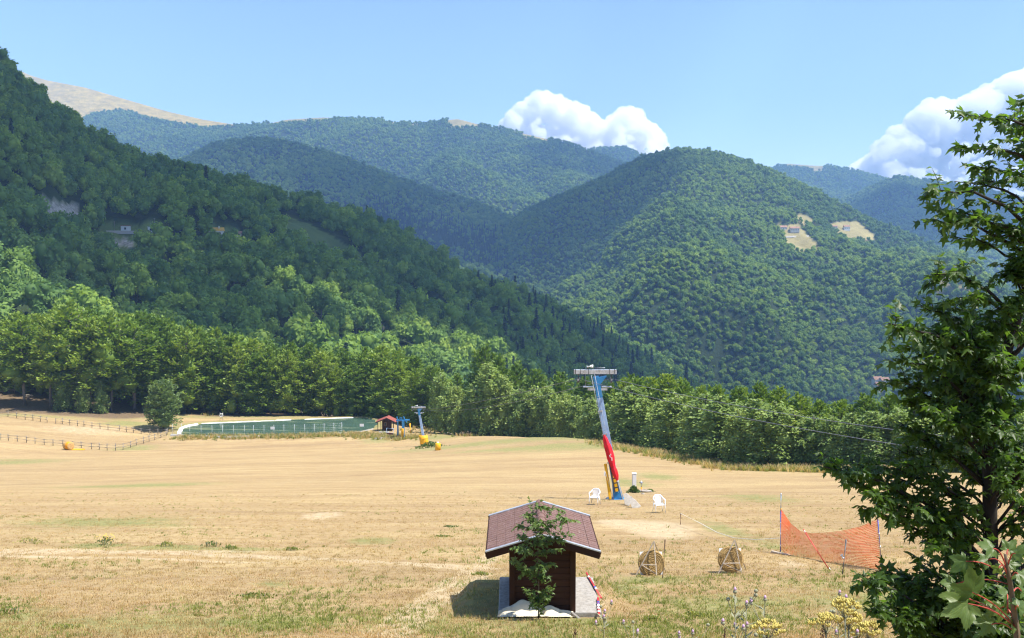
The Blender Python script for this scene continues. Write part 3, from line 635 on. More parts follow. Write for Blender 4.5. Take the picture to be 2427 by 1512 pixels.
E_RIDGE = [(-260, 185, 5200), (-100, 174, 5100), (50, 168, 5000), (70, 178, 4980), (110, 190, 4950), (200, 207, 4900), (300, 236, 4850), (400, 265, 4800), (480, 283, 4760), (560, 296, 4720), (640, 300, 4700), (800, 310, 4700)]
E_TOE = [(-260, 500, 3800), (800, 500, 3800)]
hillE = Hill('bare_ridge', E_RIDGE, E_TOE, 160, 60, 70, 61, M['ridge'], 'bare pale grassy mountain ridge high on the left', lump=420, bulge=0.04, tree=0, back=0.3)
F_RIDGE = [(1300, 372, 5300), (1385, 353, 5200), (1430, 347, 5180), (1480, 346, 5150), (1520, 362, 5120), (1570, 385, 5100), (1700, 430, 5100)]
hillF = Hill('far_hill', F_RIDGE, [(1300, 520, 4300), (1700, 520, 4300)], 90, 40, 40, 71, M['hill'], 'small forested hilltop peeping over the saddle', lump=400, tree=8, patches=[([(1465, 338), (1495, 338), (1490, 352), (1470, 350)], 'g')])
G_RIDGE = [(1690, 450, 5600), (1790, 412, 5500), (1830, 396, 5450), (1862, 384, 5400), (1900, 387, 5380), (1930, 389, 5360), (1960, 390, 5350), (2000, 396, 5320), (2060, 409, 5300), (2110, 425, 5280), (2180, 450, 5250), (2500, 520, 5200)]
hillG = Hill('far_peak', G_RIDGE, [(1690, 620, 3600), (2500, 640, 3600)], 140, 60, 70, 83, M['hill'], 'far hill with a bare tan top right of the middle mountain', lump=450, tree=8, patches=[([(1800, 372), (1900, 372), (1990, 380), (1985, 394), (1945, 396), (1955, 402), (1935, 412), (1915, 400), (1850, 396), (1828, 400)], 'g')])
H_RIDGE = [(1850, 520, 4300), (1960, 490, 4200), (2040, 452, 4100), (2080, 432, 4060), (2130, 415, 4000), (2200, 424, 3950), (2280, 438, 3900), (2360, 452, 3850), (2427, 468, 3800), (2800, 560, 3600)]
H_TOE = [(1850, 720, 2300), (2300, 740, 2200), (2800, 760, 2200)]
hillH = Hill('shaded_mountain', H_RIDGE, H_TOE, 160, 80, 90, 97, M['hill'], 'blue shaded forested mountain behind the maple', lump=430, tree=8)

rng = np.random.default_rng(5)
broad = [blob_proto('forest_tree', 100 + i, 13, 4.6, 260, 1.5, M['wood_far' if i < 2 else 'wood_dark'], 'leaf') for i in range(4)]
needle = [blob_proto('forest_conifer', 200 + i, 17, 2.9, 220, 1.5, M['conifer'], 'needle') for i in range(2)]
PROTO = proto_coll('forest_kinds', broad + needle)
def forest(h, spacing, size, label, conif=None, skip=None):
    p = h.scatter(rng, spacing); n = len(p); pz = fbm(p[:, 0] / (spacing * 26), p[:, 1] / (spacing * 34), 4, 303) + rng.normal(0, .22, n); idx = np.where(pz > -.02, 0, 2) + rng.integers(0, 2, n); u, v = proj(p)
    if conif is not None:
        c = conif(u, v) > rng.random(n); idx = np.where(c, 4 + rng.integers(0, 2, n), idx)
    s = size * np.clip(rng.lognormal(-.06, .27, n), .45, 1.7); scl = np.stack([s, s, s * rng.uniform(.85, 1.15, n)], 1)
    p = p.copy(); p[:, 2] -= 1.5
    if skip is not None:
        k = ~skip(p); p, scl, idx = p[k], scl[k], idx[k]
    return instancer('forest', p, scl, rng.uniform(0, 6.28, len(p)), idx, PROTO, label)
def conA(u, v): return np.clip((u - 1150) / 350, 0, .13) * (v > 700) + 0.008
def conC(u, v): return np.clip(1 - np.abs((v - 545) - (u - 950) * .25) / 60, 0, .85) * (u > 850)
forest(hillB, 5.7, 0.63, 'dense wood covering the broad middle mountain')
forest(hillC, 7.6, 0.80, 'dense wood covering the shaded rounded spur', conC)
forest(hillD, 9.5, 0.92, 'dense wood covering the long main ridge')
forest(hillF, 11, 1.0, 'wood covering the small hilltop in the saddle')
forest(hillG, 11, 1.0, 'wood covering the far tan-topped hill')
forest(hillH, 9.5, 0.92, 'wood covering the blue shaded mountain')
# the left hillside: the largest crowns in sight are trees of their own, the rest one wood
pA = hillA.scatter(rng, 6.3); uA, vA = proj(pA)
TOPLINE = [(-300, 730), (0, 725), (150, 705), (300, 725), (450, 755), (600, 790), (850, 825), (1040, 860), (1300, 880), (1500, 890), (2000, 930)]
vis = (uA > 5) & (uA < 1150) & (vA < np.interp(uA, [t[0] for t in TOPLINE], [t[1] for t in TOPLINE]) - 8) & (vA > 560)
cand = np.nonzero(vis)[0]; cand = cand[np.argsort(pA[cand, 1])]
own = []
for k in cand:
    if all(abs(pA[k, 0] - pA[j, 0]) + abs(pA[k, 1] - pA[j, 1]) > 8 for j in own): own.append(k)
    if len(own) >= 150: break
nA = len(pA); sA = .82 * np.clip(rng.lognormal(-.05, .26, nA), .5, 1.6); iA = np.where(fbm(pA[:, 0] / 60, pA[:, 1] / 80, 4, 99) + rng.normal(0, .22, nA) > 0, 0, 2) + rng.integers(0, 2, nA); iA = np.where(conA(uA, vA) > rng.random(nA), 4 + rng.integers(0, 2, nA), iA)
rest = np.ones(nA, bool); rest[own] = False
pp = pA.copy(); pp[:, 2] -= 1.0
instancer('forest', pp[rest], np.stack([sA, sA, sA * rng.uniform(.9, 1.25, nA)], 1)[rest], rng.uniform(0, 6.28, nA)[rest], iA[rest], PROTO, 'dense dark wood covering the steep left hillside')

# ------------------------------------------------------------------ tree kinds
PB = [(0, .62), (.12, .9), (.35, 1.0), (.6, .86), (.8, .6), (1, .12)]
PR = [(0, .7), (.2, 1.0), (.5, 1.0), (.75, .8), (.92, .45), (1, .15)]
beech = [tree_proto('beech', 300 + i, 18, 4.6, 0.9 + .4 * (i % 3), 104, 54, 0.66, 'beech', M['beech'], PB) for i in range(5)]
tallb = [tree_proto('stem_beech', 340 + i, 18, 4.6, 4.6, 80, 54, 0.66, 'beech', M['beech'], PB) for i in range(2)]
birch = [tree_proto('birch', 400 + i, 10, 3.2, 0.8, 70, 62, 0.42, 'birch', M['birch'], PR, heart=.34) for i in range(4)]
lone = tree_proto('willow', 450, 10, 4.2, 1.1, 110, 70, 0.46, 'round', M['lone'], PR, 0.7)
hillt = [blob_proto('hill_tree', 500 + i, 13, 4.6, 800, 0.95, M['wood_far' if i % 2 else 'wood_dark'], 'leaf') for i in range(4)]
trunk_small = MB().tube([(0, 0, -1), (0.1, 0, 3), (0, 0.1, 7)], [.22, .17, .08], 6).mesh('hill_tree_trunk', M['bark'], True)
ORD = ['first', 'second', 'third', 'fourth', 'fifth', 'sixth', 'seventh', 'eighth', 'ninth', 'tenth', 'eleventh', 'twelfth', 'thirteenth', 'fourteenth', 'fifteenth', 'sixteenth', 'seventeenth', 'eighteenth', 'nineteenth', 'twentieth',
       'twenty-first', 'twenty-second', 'twenty-third', 'twenty-fourth', 'twenty-fifth', 'twenty-sixth', 'twenty-seventh', 'twenty-eighth', 'twenty-ninth', 'thirtieth']
def plant_tree(name, protos, k, pos, h, h0, w, label, group, rz):
    cr, wd = protos[k % len(protos)]; o = thing(name, label, 'tree', pos, rz, group, (w, w, h / h0))
    inst('trunk', wd, o); inst('crown', cr, o); return o
for n_, k in enumerate(own):
    o = thing('hillside_tree', 'broadleaf tree packed into the dark wood on the left hillside', 'tree', tuple(pp[k] + np.array([0, 0, .4])), float(rng.uniform(0, 6.28)), 'trees in the wood on the left hillside', (sA[k], sA[k], sA[k] * 1.1))
    inst('trunk', trunk_small, o); inst('crown', hillt[n_ % 4], o)

def row(kind, name, protos, h0, spec, label, group, wfac=1.0, jit=0.0, seed=0):
    """spec: (u at the foot, distance, v of the top)"""
    r = random.Random(seed); out = []
    for i, (u, d, vt) in enumerate(spec):
        p = onfield(u, d + r.uniform(-jit, jit)); top = P(u, vt, p.y)[2]; h = max(3.0, top - p.z)
        w = h / h0 * wfac * r.uniform(.85, 1.15)
        w = max(w, 0.55 * wfac)
        out.append(plant_tree(name, protos, r.randrange(99), p - Vector((0, 0, .1)), h * 1.03, h0, w, label(i), group, r.uniform(0, 6.28)))
    return out
r_ = random.Random(8)
def tops(prof, u): return float(np.interp(u, [p[0] for p in prof], [p[1] for p in prof]))
TL = [(-200, 740), (0, 745), (60, 738), (150, 712), (230, 728), (300, 738), (380, 745), (450, 762), (520, 778), (600, 797), (700, 812), (780, 817), (850, 832), (910, 815), (980, 838), (1040, 868)]
# left stand: front row with bare stems to the left of the pond, leafy to the ground behind the pond
GL = 'beech stand along the far edge of the field'
sp = [(-70, 236, 748), (57, 233, 742), (118, 229, 760), (168, 232, 716), (215, 230, 752), (262, 231, 742), (318, 234, 758)]
row('b', 'beech_tree', tallb, 18, sp, lambda i: '%s bare-stemmed beech from the left above the rail paddock' % ORD[i], GL, 1.2, 0.5, 1)
us = [360, 402, 441, 483, 520, 561, 604, 640, 682, 722, 758, 799, 838, 876, 914, 950, 985, 1018]
row('b', 'beech_tree', beech, 18, [(u, 238 + r_.uniform(-1.5, 2.5) - (9 if u > 900 else 0) - (9 if u > 960 else 0), tops(TL, u) + 16 + r_.uniform(-8, 30)) for u in us], lambda i: '%s leafy beech from the left in the front row behind the pond' % ORD[i], GL, 1.15, 0.5, 2)
us = [-120, -60, -10, 40, 95, 150, 190, 240, 285, 335, 380, 425, 470, 512, 558, 600, 645, 690, 735, 780, 825, 868, 905, 940, 985, 1030]
row('b', 'beech_tree', beech, 18, [(u, 247 + r_.uniform(-1, 3) - (10 if u > 900 else 0), tops(TL, u) + r_.uniform(-6, 16)) for u in us], lambda i: '%s beech from the left in the second row of the stand' % ORD[i], GL, 1.2, 0.5, 3)
us = [-100, -30, 20, 70, 130, 175, 220, 270, 310, 360, 400, 455, 500, 545, 590, 640, 680, 730, 770, 815, 860, 900, 950]
row('b', 'beech_tree', beech, 18, [(u, 256 + r_.uniform(-2, 4), tops(TL, u) + r_.uniform(0, 16)) for u in us], lambda i: 'beech at the back of the stand behind the pond', GL, 1.25, 0.5, 4)
row('b', 'young_tree', [birch[1], birch[3]], 10, [(150, 227, 878), (196, 226, 905), (238, 227, 900)], lambda i: ['blue-green young tree drooping at the wood edge', 'short yellowish young tree beside the drooping one', 'slender leaning young tree at the wood edge'][i], 'young trees at the paddock edge', 0.9, 0, 5)
row('b', 'round_tree', [lone], 10, [(384, 210.5, 906)], lambda i: 'single round grey-green tree left of the pond', 'lone round tree', 1.05, 0, 6)
# middle: tall beeches behind a belt of pale birch
TM = [(1030, 872), (1060, 872), (1100, 885), (1150, 818), (1185, 840), (1225, 858), (1280, 872), (1350, 884), (1400, 892), (1450, 905), (1480, 880), (1540, 884), (1600, 890), (1660, 898), (1710, 905), (1760, 908), (1820, 912), (1850, 900), (1900, 932), (1960, 935), (2010, 940), (2060, 930), (2150, 935), (2300, 930), (2500, 930)]
GM = 'birch belt along the field edge'
def edge_d(u): return tops([(1030, 204), (1060, 202), (1250, 194), (1380, 181), (1460, 167), (1560, 153), (1640, 137), (1720, 121), (1800, 113), (1950, 107), (2100, 101), (2600, 95)], u)
us = [1045, 1082, 1120, 1160, 1195, 1232, 1266, 1300, 1335, 1368, 1400, 1432, 1465]
row('b', 'birch_tree', birch, 10, [(u, edge_d(u) + r_.uniform(0, 2), tops(TM, u) + (10 if u < 1060 else 34) + r_.uniform(-8, 22)) for u in us], lambda i: '%s pale birch from the left between the two lift pylons' % ORD[i], GM, 0.9, 0.3, 7)
us = [1500, 1536, 1572, 1606, 1640, 1676, 1712, 1752, 1796, 1842, 1888, 1930, 1975, 2025, 2075, 2130, 2190, 2250, 2320, 2400, 2480]
row('b', 'birch_tree', birch, 10, [(u, edge_d(u) + r_.uniform(0, 2), tops(TM, u) + r_.uniform(14, 58)) for u in us], lambda i: '%s pale leafy birch rightwards from the tall lift pylon' % ORD[i], GM, 1.3, 0.3, 8)
us = [1085, 1150, 1178, 1225, 1275, 1330, 1390, 1450]
row('b', 'beech_tree', beech, 18, [(u, edge_d(u) + 12 + r_.uniform(0, 3), tops(TM, u) + r_.uniform(-4, 6)) for u in us], lambda i: '%s beech from the left rising behind the birches between the pylons' % ORD[i], 'beeches rising behind the birch belt', 1.0, 0.3, 9)
us = [1482, 1512, 1548, 1585, 1620, 1662, 1705, 1750, 1800, 1848, 1895, 1945, 1995, 2050, 2110, 2170, 2240, 2310, 2380, 2460]
row('b', 'beech_tree', beech, 18, [(u, edge_d(u) + 9 + r_.uniform(0, 3), tops(TM, u) + r_.uniform(-6, 16)) for u in us], lambda i: '%s beech right of the tall pylon, behind the birches' % ORD[i], 'beeches rising behind the birch belt', 1.05, 0.3, 10)
us = [1500, 1560, 1620, 1690, 1760, 1830, 1900, 1980, 2060, 2150, 2250, 2350]
row('b', 'beech_tree', beech, 18, [(u, edge_d(u) + 19 + r_.uniform(0, 4), tops(TM, u) + r_.uniform(2, 16)) for u in us], lambda i: 'beech at the back of the wood right of the tall pylon', 'beeches rising behind the birch belt', 1.1, 0.3, 11)

# ------------------------------------------------------------------ pond
pb = MB(); xs = [p[0] for p in POND]; ys = [p[1] for p in POND]
cx_, cy_ = sum(xs) / len(xs), sum(ys) / len(ys)
pb.add([(cx_ + (x - cx_) * 1.06, cy_ + (y - cy_) * 1.06, POND_Z) for x, y in POND], [tuple(range(len(POND)))])
tag(pb.build('water', M['water']), 'still dark green pond water at the foot of the slope', kind='structure')
def strip(name, uvs, w, h, mat, label, cat):
    m = MB(); pts = [Vector(at_z(u, v, POND_Z)) for u, v in uvs]; rr = random.Random(3); dense = []
    for a, b in zip(pts, pts[1:]):
        k = max(2, int((b - a).length / 0.8)); dense += [a.lerp(b, i / k) for i in range(k)]
    dense.append(pts[-1]); vs = []; fs = []
    for i, p in enumerate(dense):
        d = (dense[min(i + 1, len(dense) - 1)] - dense[max(i - 1, 0)]).normalized(); nrm = Vector((-d.y, d.x, 0)); e = rr.uniform(-.12, .12)
        for a, z in ((-w * .5 + e, -.25), (-w * .25 + e, h * .6 + e * .3), (w * .2, h + e * .3), (w * .5 + e, h * .7)): vs.append(p + nrm * a + Vector((0, 0, z)))
    for i in range(len(dense) - 1):
        for k in range(3): fs.append((i * 4 + k, i * 4 + k + 1, i * 4 + k + 5, i * 4 + k + 4))
    m.add(vs, fs); o = m.build(name, mat, smooth=True); return tag(o, label, cat)
strip('pond_liner', [(478, 1004), (560, 1000.5), (640, 997), (690, 995)], .85, .11, M['liner'], 'long white liner edge along the far bank of the pond', 'pond liner')
strip('pond_liner', [(722, 994), (760, 992.6), (800, 991), (838, 990)], .7, .10, M['liner'], 'thin broken liner edge at the right of the far pond bank', 'pond liner')
strip('pond_liner', [(426, 1031), (426, 1024), (430, 1016), (446, 1010), (468, 1006)], 1.0, .28, M['liner'], 'short curved white liner edge at the left end of the pond', 'pond liner')
strip('pond_kerb', [(405, 1033), (470, 1037), (540, 1038.5), (640, 1036), (720, 1034), (800, 1031), (858, 1026), (885, 1020)], 0.6, .42, M['concrete'], 'pale concrete kerb along the near bank of the pond', 'kerb')

# ------------------------------------------------------------------ clouds
def cloud(name, label, lumps, voxel, disp, seed, group=None):
    rr = np.random.default_rng(seed); m = MB()
    for c, r in lumps:
        n = 14; vs = []; fs = []; nr = 9
        for j in range(nr + 1):
            ph = math.pi * j / nr - math.pi / 2
            for k in range(n):
                a = 2 * math.pi * k / n; vs.append((c[0] + r[0] * math.cos(ph) * math.cos(a), c[1] + r[1] * math.cos(ph) * math.sin(a), c[2] + r[2] * math.sin(ph)))
        for j in range(nr):
            for k in range(n): fs.append((j * n + k, j * n + (k + 1) % n, (j + 1) * n + (k + 1) % n, (j + 1) * n + k))
        m.add(vs, fs)
    o = m.build(name, M['cloud'], smooth=True); tag(o, label, 'cloud', group)
    rm = o.modifiers.new('remesh', 'REMESH'); rm.mode = 'VOXEL'; rm.voxel_size = voxel; rm.use_smooth_shade = True
    for i, (sc, st) in enumerate(disp):
        tx = bpy.data.textures.new('cloud_%d_%d' % (seed, i), 'CLOUDS'); tx.noise_scale = sc; tx.noise_depth = 5
        dm = o.modifiers.new('puff', 'DISPLACE'); dm.texture = tx; dm.texture_coords = 'GLOBAL'; dm.strength = st; dm.mid_level = 0.5
    return o
def cloud_from(poly, base_v, d, seed, n, rmin, rmax):
    """puffs that fill an outline at its real distance: big ones inside, small ones along the rim"""
    rr = random.Random(seed); out = []; us = [p[0] for p in poly]; k = d / F
    for u in np.arange(min(us), max(us), rmax * .55):
        top = tops(poly, u)
        for v in np.arange(top + rmax * .8, base_v, rmax * .6):
            r = rmax * rr.uniform(.85, 1.25); r = min(r, .95 * (v - top)); c = P(u + rr.uniform(-6, 6), v, d + rr.uniform(-1, 1) * 250); out.append((c, (r * k, r * k * 1.5, r * k)))
    for i in range(n):
        u = rr.uniform(min(us), max(us)); top = tops(poly, u); r = rr.uniform(rmin, rmin * 2.4); e = rr.random() ** 1.6 * (base_v - top) * .8
        c = P(u, top + r * .85 + e, d - e * k * .8 + rr.uniform(-1, 1) * 120); out.append((c, (r * k, r * k, r * k * .92)))
    return out
cloud('cloud', 'white puffy cumulus cloud standing over the middle saddle', cloud_from([(1178, 345), (1190, 300), (1215, 268), (1240, 240), (1262, 224), (1290, 214), (1320, 226), (1345, 236), (1375, 245), (1400, 262), (1425, 276), (1445, 282), (1462, 268), (1480, 255), (1497, 252), (1510, 270), (1530, 285), (1550, 300), (1562, 320)], 420, 13500, 3, 300, 6, 24), 15, [(330, 130), (120, 100), (48, 60)], 1)
cloud('cloud', 'big white cloud bank rising behind the maple tree', cloud_from([(2032, 395), (2050, 370), (2075, 350), (2090, 345), (2110, 322), (2125, 300), (2150, 285), (2180, 255), (2205, 236), (2240, 232), (2265, 240), (2290, 222), (2320, 214), (2350, 200), (2365, 188), (2395, 176), (2420, 165), (2480, 140), (2600, 110), (2760, 120), (2860, 220)], 560, 12500, 4, 420, 7, 36), 17, [(330, 130), (120, 100), (48, 60)], 2)
# fair-weather clouds overhead whose shadows lie on the hills
def shade_cloud(u, v, hill, up, rx, ry, seed, label):
    g = hill.at(u, v); c = g + SUNV * (up / SUNV.z); rr = random.Random(seed); L = []
    for i in range(26):
        a = rr.uniform(0, 6.28); q = math.sqrt(rr.random()); s = rr.uniform(.22, .42)
        L.append(((c.x + rx * q * math.cos(a), c.y + ry * q * math.sin(a), c.z + rr.uniform(-.05, .2) * min(rx, ry)), (rx * s, ry * s, min(rx, ry) * .25)))
    w = min(rx, ry); o = cloud('cloud', label, L, w * .09, [(w * .5, w * .35), (w * .2, w * .18)], seed, 'clouds overhead'); o.data.materials[0] = M['cloud_thin' if hill is hillA else 'cloud_veil']
shade_cloud(170, 390, hillA, 1300, 200, 130, 21, 'fair-weather cloud overhead shading the upper left hillside')
shade_cloud(690, 520, hillA, 1300, 165, 115, 22, 'fair-weather cloud overhead shading the middle of the left hillside')
shade_cloud(300, 655, hillA, 1300, 140, 90, 27, 'fair-weather cloud overhead shading the lower left hillside')
shade_cloud(90, 640, hillA, 1300, 120, 80, 33, 'fair-weather cloud overhead shading the far left of the hillside')
shade_cloud(960, 715, hillA, 1300, 120, 90, 34, 'fair-weather cloud overhead shading the right middle of the left hillside')
shade_cloud(1380, 800, hillA, 1300, 230, 150, 35, 'fair-weather cloud overhead shading the low right end of the hillside')
shade_cloud(1170, 740, hillA, 1300, 220, 160, 28, 'fair-weather cloud overhead shading the foot of the left hillside')
shade_cloud(760, 440, hillC, 1900, 620, 520, 23, 'fair-weather cloud overhead shading the rounded spur')
shade_cloud(1080, 520, hillC, 1900, 360, 420, 29, 'fair-weather cloud overhead shading the valley head')
shade_cloud(1330, 560, hillB, 1900, 200, 330, 24, 'fair-weather cloud overhead shading the flank of the middle mountain')
shade_cloud(1560, 420, hillB, 1900, 150, 110, 30, 'fair-weather cloud overhead shading the top of the middle mountain')
shade_cloud(1900, 860, hillB, 1500, 200, 110, 25, 'fair-weather cloud overhead shading the foot of the middle mountain')
shade_cloud(2200, 510, hillH, 2300, 700, 600, 26, 'fair-weather cloud overhead shading the mountain behind the maple')
shade_cloud(1400, 395, hillD, 2600, 260, 300, 31, 'fair-weather cloud overhead shading the saddle')

# ------------------------------------------------------------------ haze: the blue air of the valley
hz = MB(); hz.box((0, 2450, 289), (14200, 7700, 1422)); ho = hz.build('haze', None); tag(ho, 'thin blue summer haze filling the valley', kind='stuff')
hm = bpy.data.materials.new('haze'); hm.use_nodes = True; hn = hm.node_tree.nodes
for n in list(hn): hn.remove(n)
hv = hn.new('ShaderNodeVolumePrincipled'); hv.inputs['Color'].default_value = (0.34, 0.58, 1.0, 1); hv.inputs['Density'].default_value = 0.000128; hv.inputs['Anisotropy'].default_value = 0.0
hu = hn.new('ShaderNodeOutputMaterial'); hm.node_tree.links.new(hv.outputs[0], hu.inputs['Volume']); ho.data.materials.append(hm)
# ------------------------------------------------------------------ small tiled hut on the slope
K = 1.0548
def Z(x0, y0, z): return lambda x, y: ((x0 + x / z) / K, (y0 + y / z) / K)      # a pixel of an enlarged view -> view pixel
hd = 19.1; ridge_z = P(1288, 1264, hd)[2]; eave_z = P(1152, 1304, hd)[2]; hx0 = P(1207, 1400, 19.45)[0]; hx1 = P(1358, 1400, 19.45)[0]; hcx = P(1287, 1300, hd)[0]
bz = HUTP[2] + 0.06
hut = thing('wooden_hut', 'small dark brown plank hut with reddish tiled gable roof', 'hut', (hcx, 19.45, bz))
ze = eave_z - bz; zr = ridge_z - bz; hw = (hx1 - hx0) / 2; rl = 2.62; y0 = hd - 19.45; rwid = P(1420, 1300, hd)[0] - hcx
pit = math.atan2(zr - ze, rwid); wl_ = 2.0
def under(x): return zr - abs(x) * math.tan(pit) - 0.07
# walls of stacked planks, each plank a piece
nrow = 11; top = under(hw); ph = top / nrow
pk = MB().box((0, 0, 0), (2 * hw - 0.02, 0.045, ph * 0.93)).mesh('plank', M['hut_wood']); pks = MB().box((0, 0, 0), (0.045, wl_ - .06, ph * 0.93)).mesh('side_plank', M['hut_wood'])
for y in (0.0, wl_):
    for i in range(nrow): inst('plank', pk, hut, (0, y + 0.004 * (i % 3), ph * (i + .5)))
for x in (-hw, hw):
    for i in range(nrow): inst('plank', pks, hut, (x, wl_ / 2, ph * (i + .5)))
for y in (0.0, wl_):
    MB().prism([(-hw, y, top - .01), (hw, y, top - .01), (0, y, zr - .09)], (0, -.02, 0), (0, .02, 0)).build('gable_board', M['hut_wood'], hut)
for x in (-1, 1):
    for y in (-.035, wl_ + .035): MB().box((x * (hw - .03), y, top / 2), (.11, .06, top)).build('corner_post', M['hut_trim'], hut, bevel=.006)
# roof: deck, tiles one by one, ridge caps, fascia boards and metal drip edges
sl = rwid / math.cos(pit)
for s in (-1, 1):
    R = Matrix.Rotation(s * pit, 3, 'Y'); c = Vector((s * rwid / 2, y0 + rl / 2, (zr + ze) / 2 - .05))
    MB().box(c, (sl, rl - .02, .03), R).build('roof_deck', M['hut_trim'], hut)
    ncol, nr2 = 6, 17; tw = rl / nr2; tl = sl / ncol
    # each tile is a shallow pan with a raised lower lip, stepped along the ridge direction
    tm = MB()
    prof = [(-tw * .52, .000), (-tw * .52, .010), (-tw * .30, .014), (tw * .1, .009), (tw * .5, .006), (tw * .5, .0)]
    vs = [(x, y, z) for x in (-tl * .488, tl * .488) for y, z in prof]; n = len(prof)
    tm.add(vs, [tuple(range(n)), tuple(range(2 * n - 1, n - 1, -1))] + [(i, n + i, n + i + 1, i + 1) for i in range(n - 1)] + [(n - 1, 2 * n - 1, n, 0)])
    tme = tm.mesh('roof_tile', M['tile'])
    rr = random.Random(4)
    for i in range(ncol):
        for j in range(nr2):
            d = (i + .5) * tl; p = Vector((s * d * math.cos(pit), y0 + (j + .5) * tw, zr - d * math.sin(pit) - .032)) + R @ Vector((0, 0, rr.uniform(0, .003) + .006 * (i % 2)))
            inst('roof_tile', tme, hut, p, (rr.uniform(-.008, .008), s * pit, 0))
    for y, w in ((y0 - .03, .05), (y0 + rl + .03, .05)):
        MB().beam((0, y, zr - .095), (s * (rwid + .02), y, ze - .095), w, .14).build('fascia_board', M['hut_trim'], hut)
        MB().beam((0, y - .012, zr - .010), (s * (rwid + .025), y - .012, ze - .010), .085, .022).build('drip_edge', M['galv'], hut)
    MB().box((s * (rwid + .01), y0 + rl / 2, ze - .08), (.04, rl, .10)).build('eave_board', M['hut_trim'], hut)
cap = MB(); ncap = 9; cl = (rl + .04) / ncap; vs = []; fs = []
for y, r in ((-cl * .56, .098), (-cl * .52, .105), (cl * .5, .078)):
    for k in range(9):
        a = math.pi * (k / 8) * 1.1 - .05 * math.pi; vs.append((r * math.cos(a), y, r * math.sin(a) * .85))
for i in range(2):
    for k in range(8): fs.append((i * 9 + k, i * 9 + k + 1, (i + 1) * 9 + k + 1, (i + 1) * 9 + k))
vs.append((0, -cl * .56, -.02)); fs += [(27, k + 1, k) for k in range(8)]
cap.add(vs, fs); capm = cap.mesh('ridge_cap', M['tile'], True)
for i in range(ncap): inst('ridge_cap', capm, hut, (0, y0 - .02 + (i + .5) * cl, zr - .045))
MB().beam((0, y0 + .02, zr - .17), (0, y0 + rl - .02, zr - .17), .09, .10).build('ridge_beam', M['hut_trim'], hut)
sx0, sx1 = P(1182, 1420, 19.9)[0], P(1421, 1420, 19.9)[0]
sl_o = MB().box(((sx0 + sx1) / 2, 20.5, bz - .22), (sx1 - sx0, 2.2, .44)).build('concrete_slab', M['concrete'], bevel=.02)
tag(sl_o, 'pale concrete pad beneath the little brown hut', 'slab')
# crumpled tarpaulin at the foot of the hut
def crumple(name, cx, cy, w, d, h, seed, label, lobes):
    n, m_ = 44, 26; X, Y = np.meshgrid(np.linspace(-1, 1, n), np.linspace(-1, 1, m_), indexing='ij'); Zz = np.zeros_like(X)
    for a, b, s, k in lobes: Zz = np.maximum(Zz, k * np.exp(-(((X - a) / s) ** 2 + ((Y - b) / (s * 1.3)) ** 2)))
    Zz *= (1 + .22 * fbm(X * 2 + seed, Y * 2, 2, seed)); Zz += .13 * np.abs(vn(X * 3.2 + Y * 1.5 + 3, Y * 2 - X + seed, seed + 2))
    edge = np.clip((1 - np.maximum(np.abs(X) + .12 * fbm(Y * 3, X * 2, 2, seed), np.abs(Y) + .12 * fbm(X * 4, Y, 2, seed + 1))) * 4, -.15, 1)
    wx = cx + X * w / 2 * (1 + .1 * fbm(Y * 2, X, 2, seed + 4)); wy = cy + Y * d / 2; g = gz(wx, wy)
    V = np.stack([wx, wy, np.maximum(g, np.where((np.abs(wx - (sx0 + sx1) / 2) < (sx1 - sx0) / 2) & (np.abs(wy - 20.42) < 1.18), bz, -99)) + .02 + h * Zz * np.clip(edge, 0, 1)], -1).reshape(-1, 3)
    i = np.arange(n - 1)[:, None] * m_ + np.arange(m_ - 1)[None]; Fc = np.stack([i, i + m_, i + m_ + 1, i + 1], -1).reshape(-1, 4)
    me = mesh_np(name, V, Fc, M['tarp'], False); o = link(bpy.data.objects.new(name, me)); return tag(o, label, 'tarpaulin', 'cream tarpaulins at the hut')
crumple('tarpaulin', P(1235, 1430, 19.1)[0], 19.24, .92, .44, .24, 3, 'heaped cream tarpaulin left of the hut sapling', [(-.45, .0, .6, .62), (.1, .4, .7, .95), (.6, 0, .6, .7)])
crumple('tarpaulin', P(1322, 1440, 19.1)[0], 19.20, .62, .40, .15, 9, 'low cream tarpaulin right of the hut sapling', [(-.5, .2, .8, 1.0), (.3, 0, .7, .6)])
def ground_pole(name, a, b, mat, r, label, bands, group=None):
    pa = Vector(at_z(*a, bz + .035)); pb = Vector(at_z(*b, bz + .035)); o = thing(name, label, 'pole', (pa + pb) / 2, 0, group); c = (pa + pb) / 2
    MB().tube([pa - c, pb - c], r, 8).build('shaft', mat, o, True)
    for t, w, m in bands:
        p = pa.lerp(pb, t) - c; d = (pb - pa).normalized() * w; MB().tube([p - d, p + d], r * 1.25, 8).build('band', m, o, True)
    return o
z7 = Z(1100, 1150, 3.398); z8 = Z(1700, 1100, 2.822)
ground_pole('slalom_pole', z7(1245, 960), z7(1370, 1170), M['red'], .021, 'longer red slalom pole lying beside the concrete pad', [(.17, .03, M['white_plastic']), (.6, .03, M['pole_blue']), (.66, .02, M['white_plastic'])], 'red poles by the hut')
ground_pole('slalom_pole', z7(1342, 1172), z7(1352, 1318), M['red'], .022, 'shorter red and white slalom pole lying at the pad corner', [(.3, .05, M['pole_blue']), (.45, .03, M['white_plastic']), (.6, .03, M['white_plastic']), (.8, .03, M['white_plastic'])], 'red poles by the hut')
p0 = Vector((P(1356, 1440, 19.2)[0], 19.25, bz + .03)); tag(MB().beam(p0, p0 + Vector((.2, -.42, -.04)), .05, .06).build('timber_offcut', M['fence_wood']), 'short grey timber lying against the hut corner', 'timber')

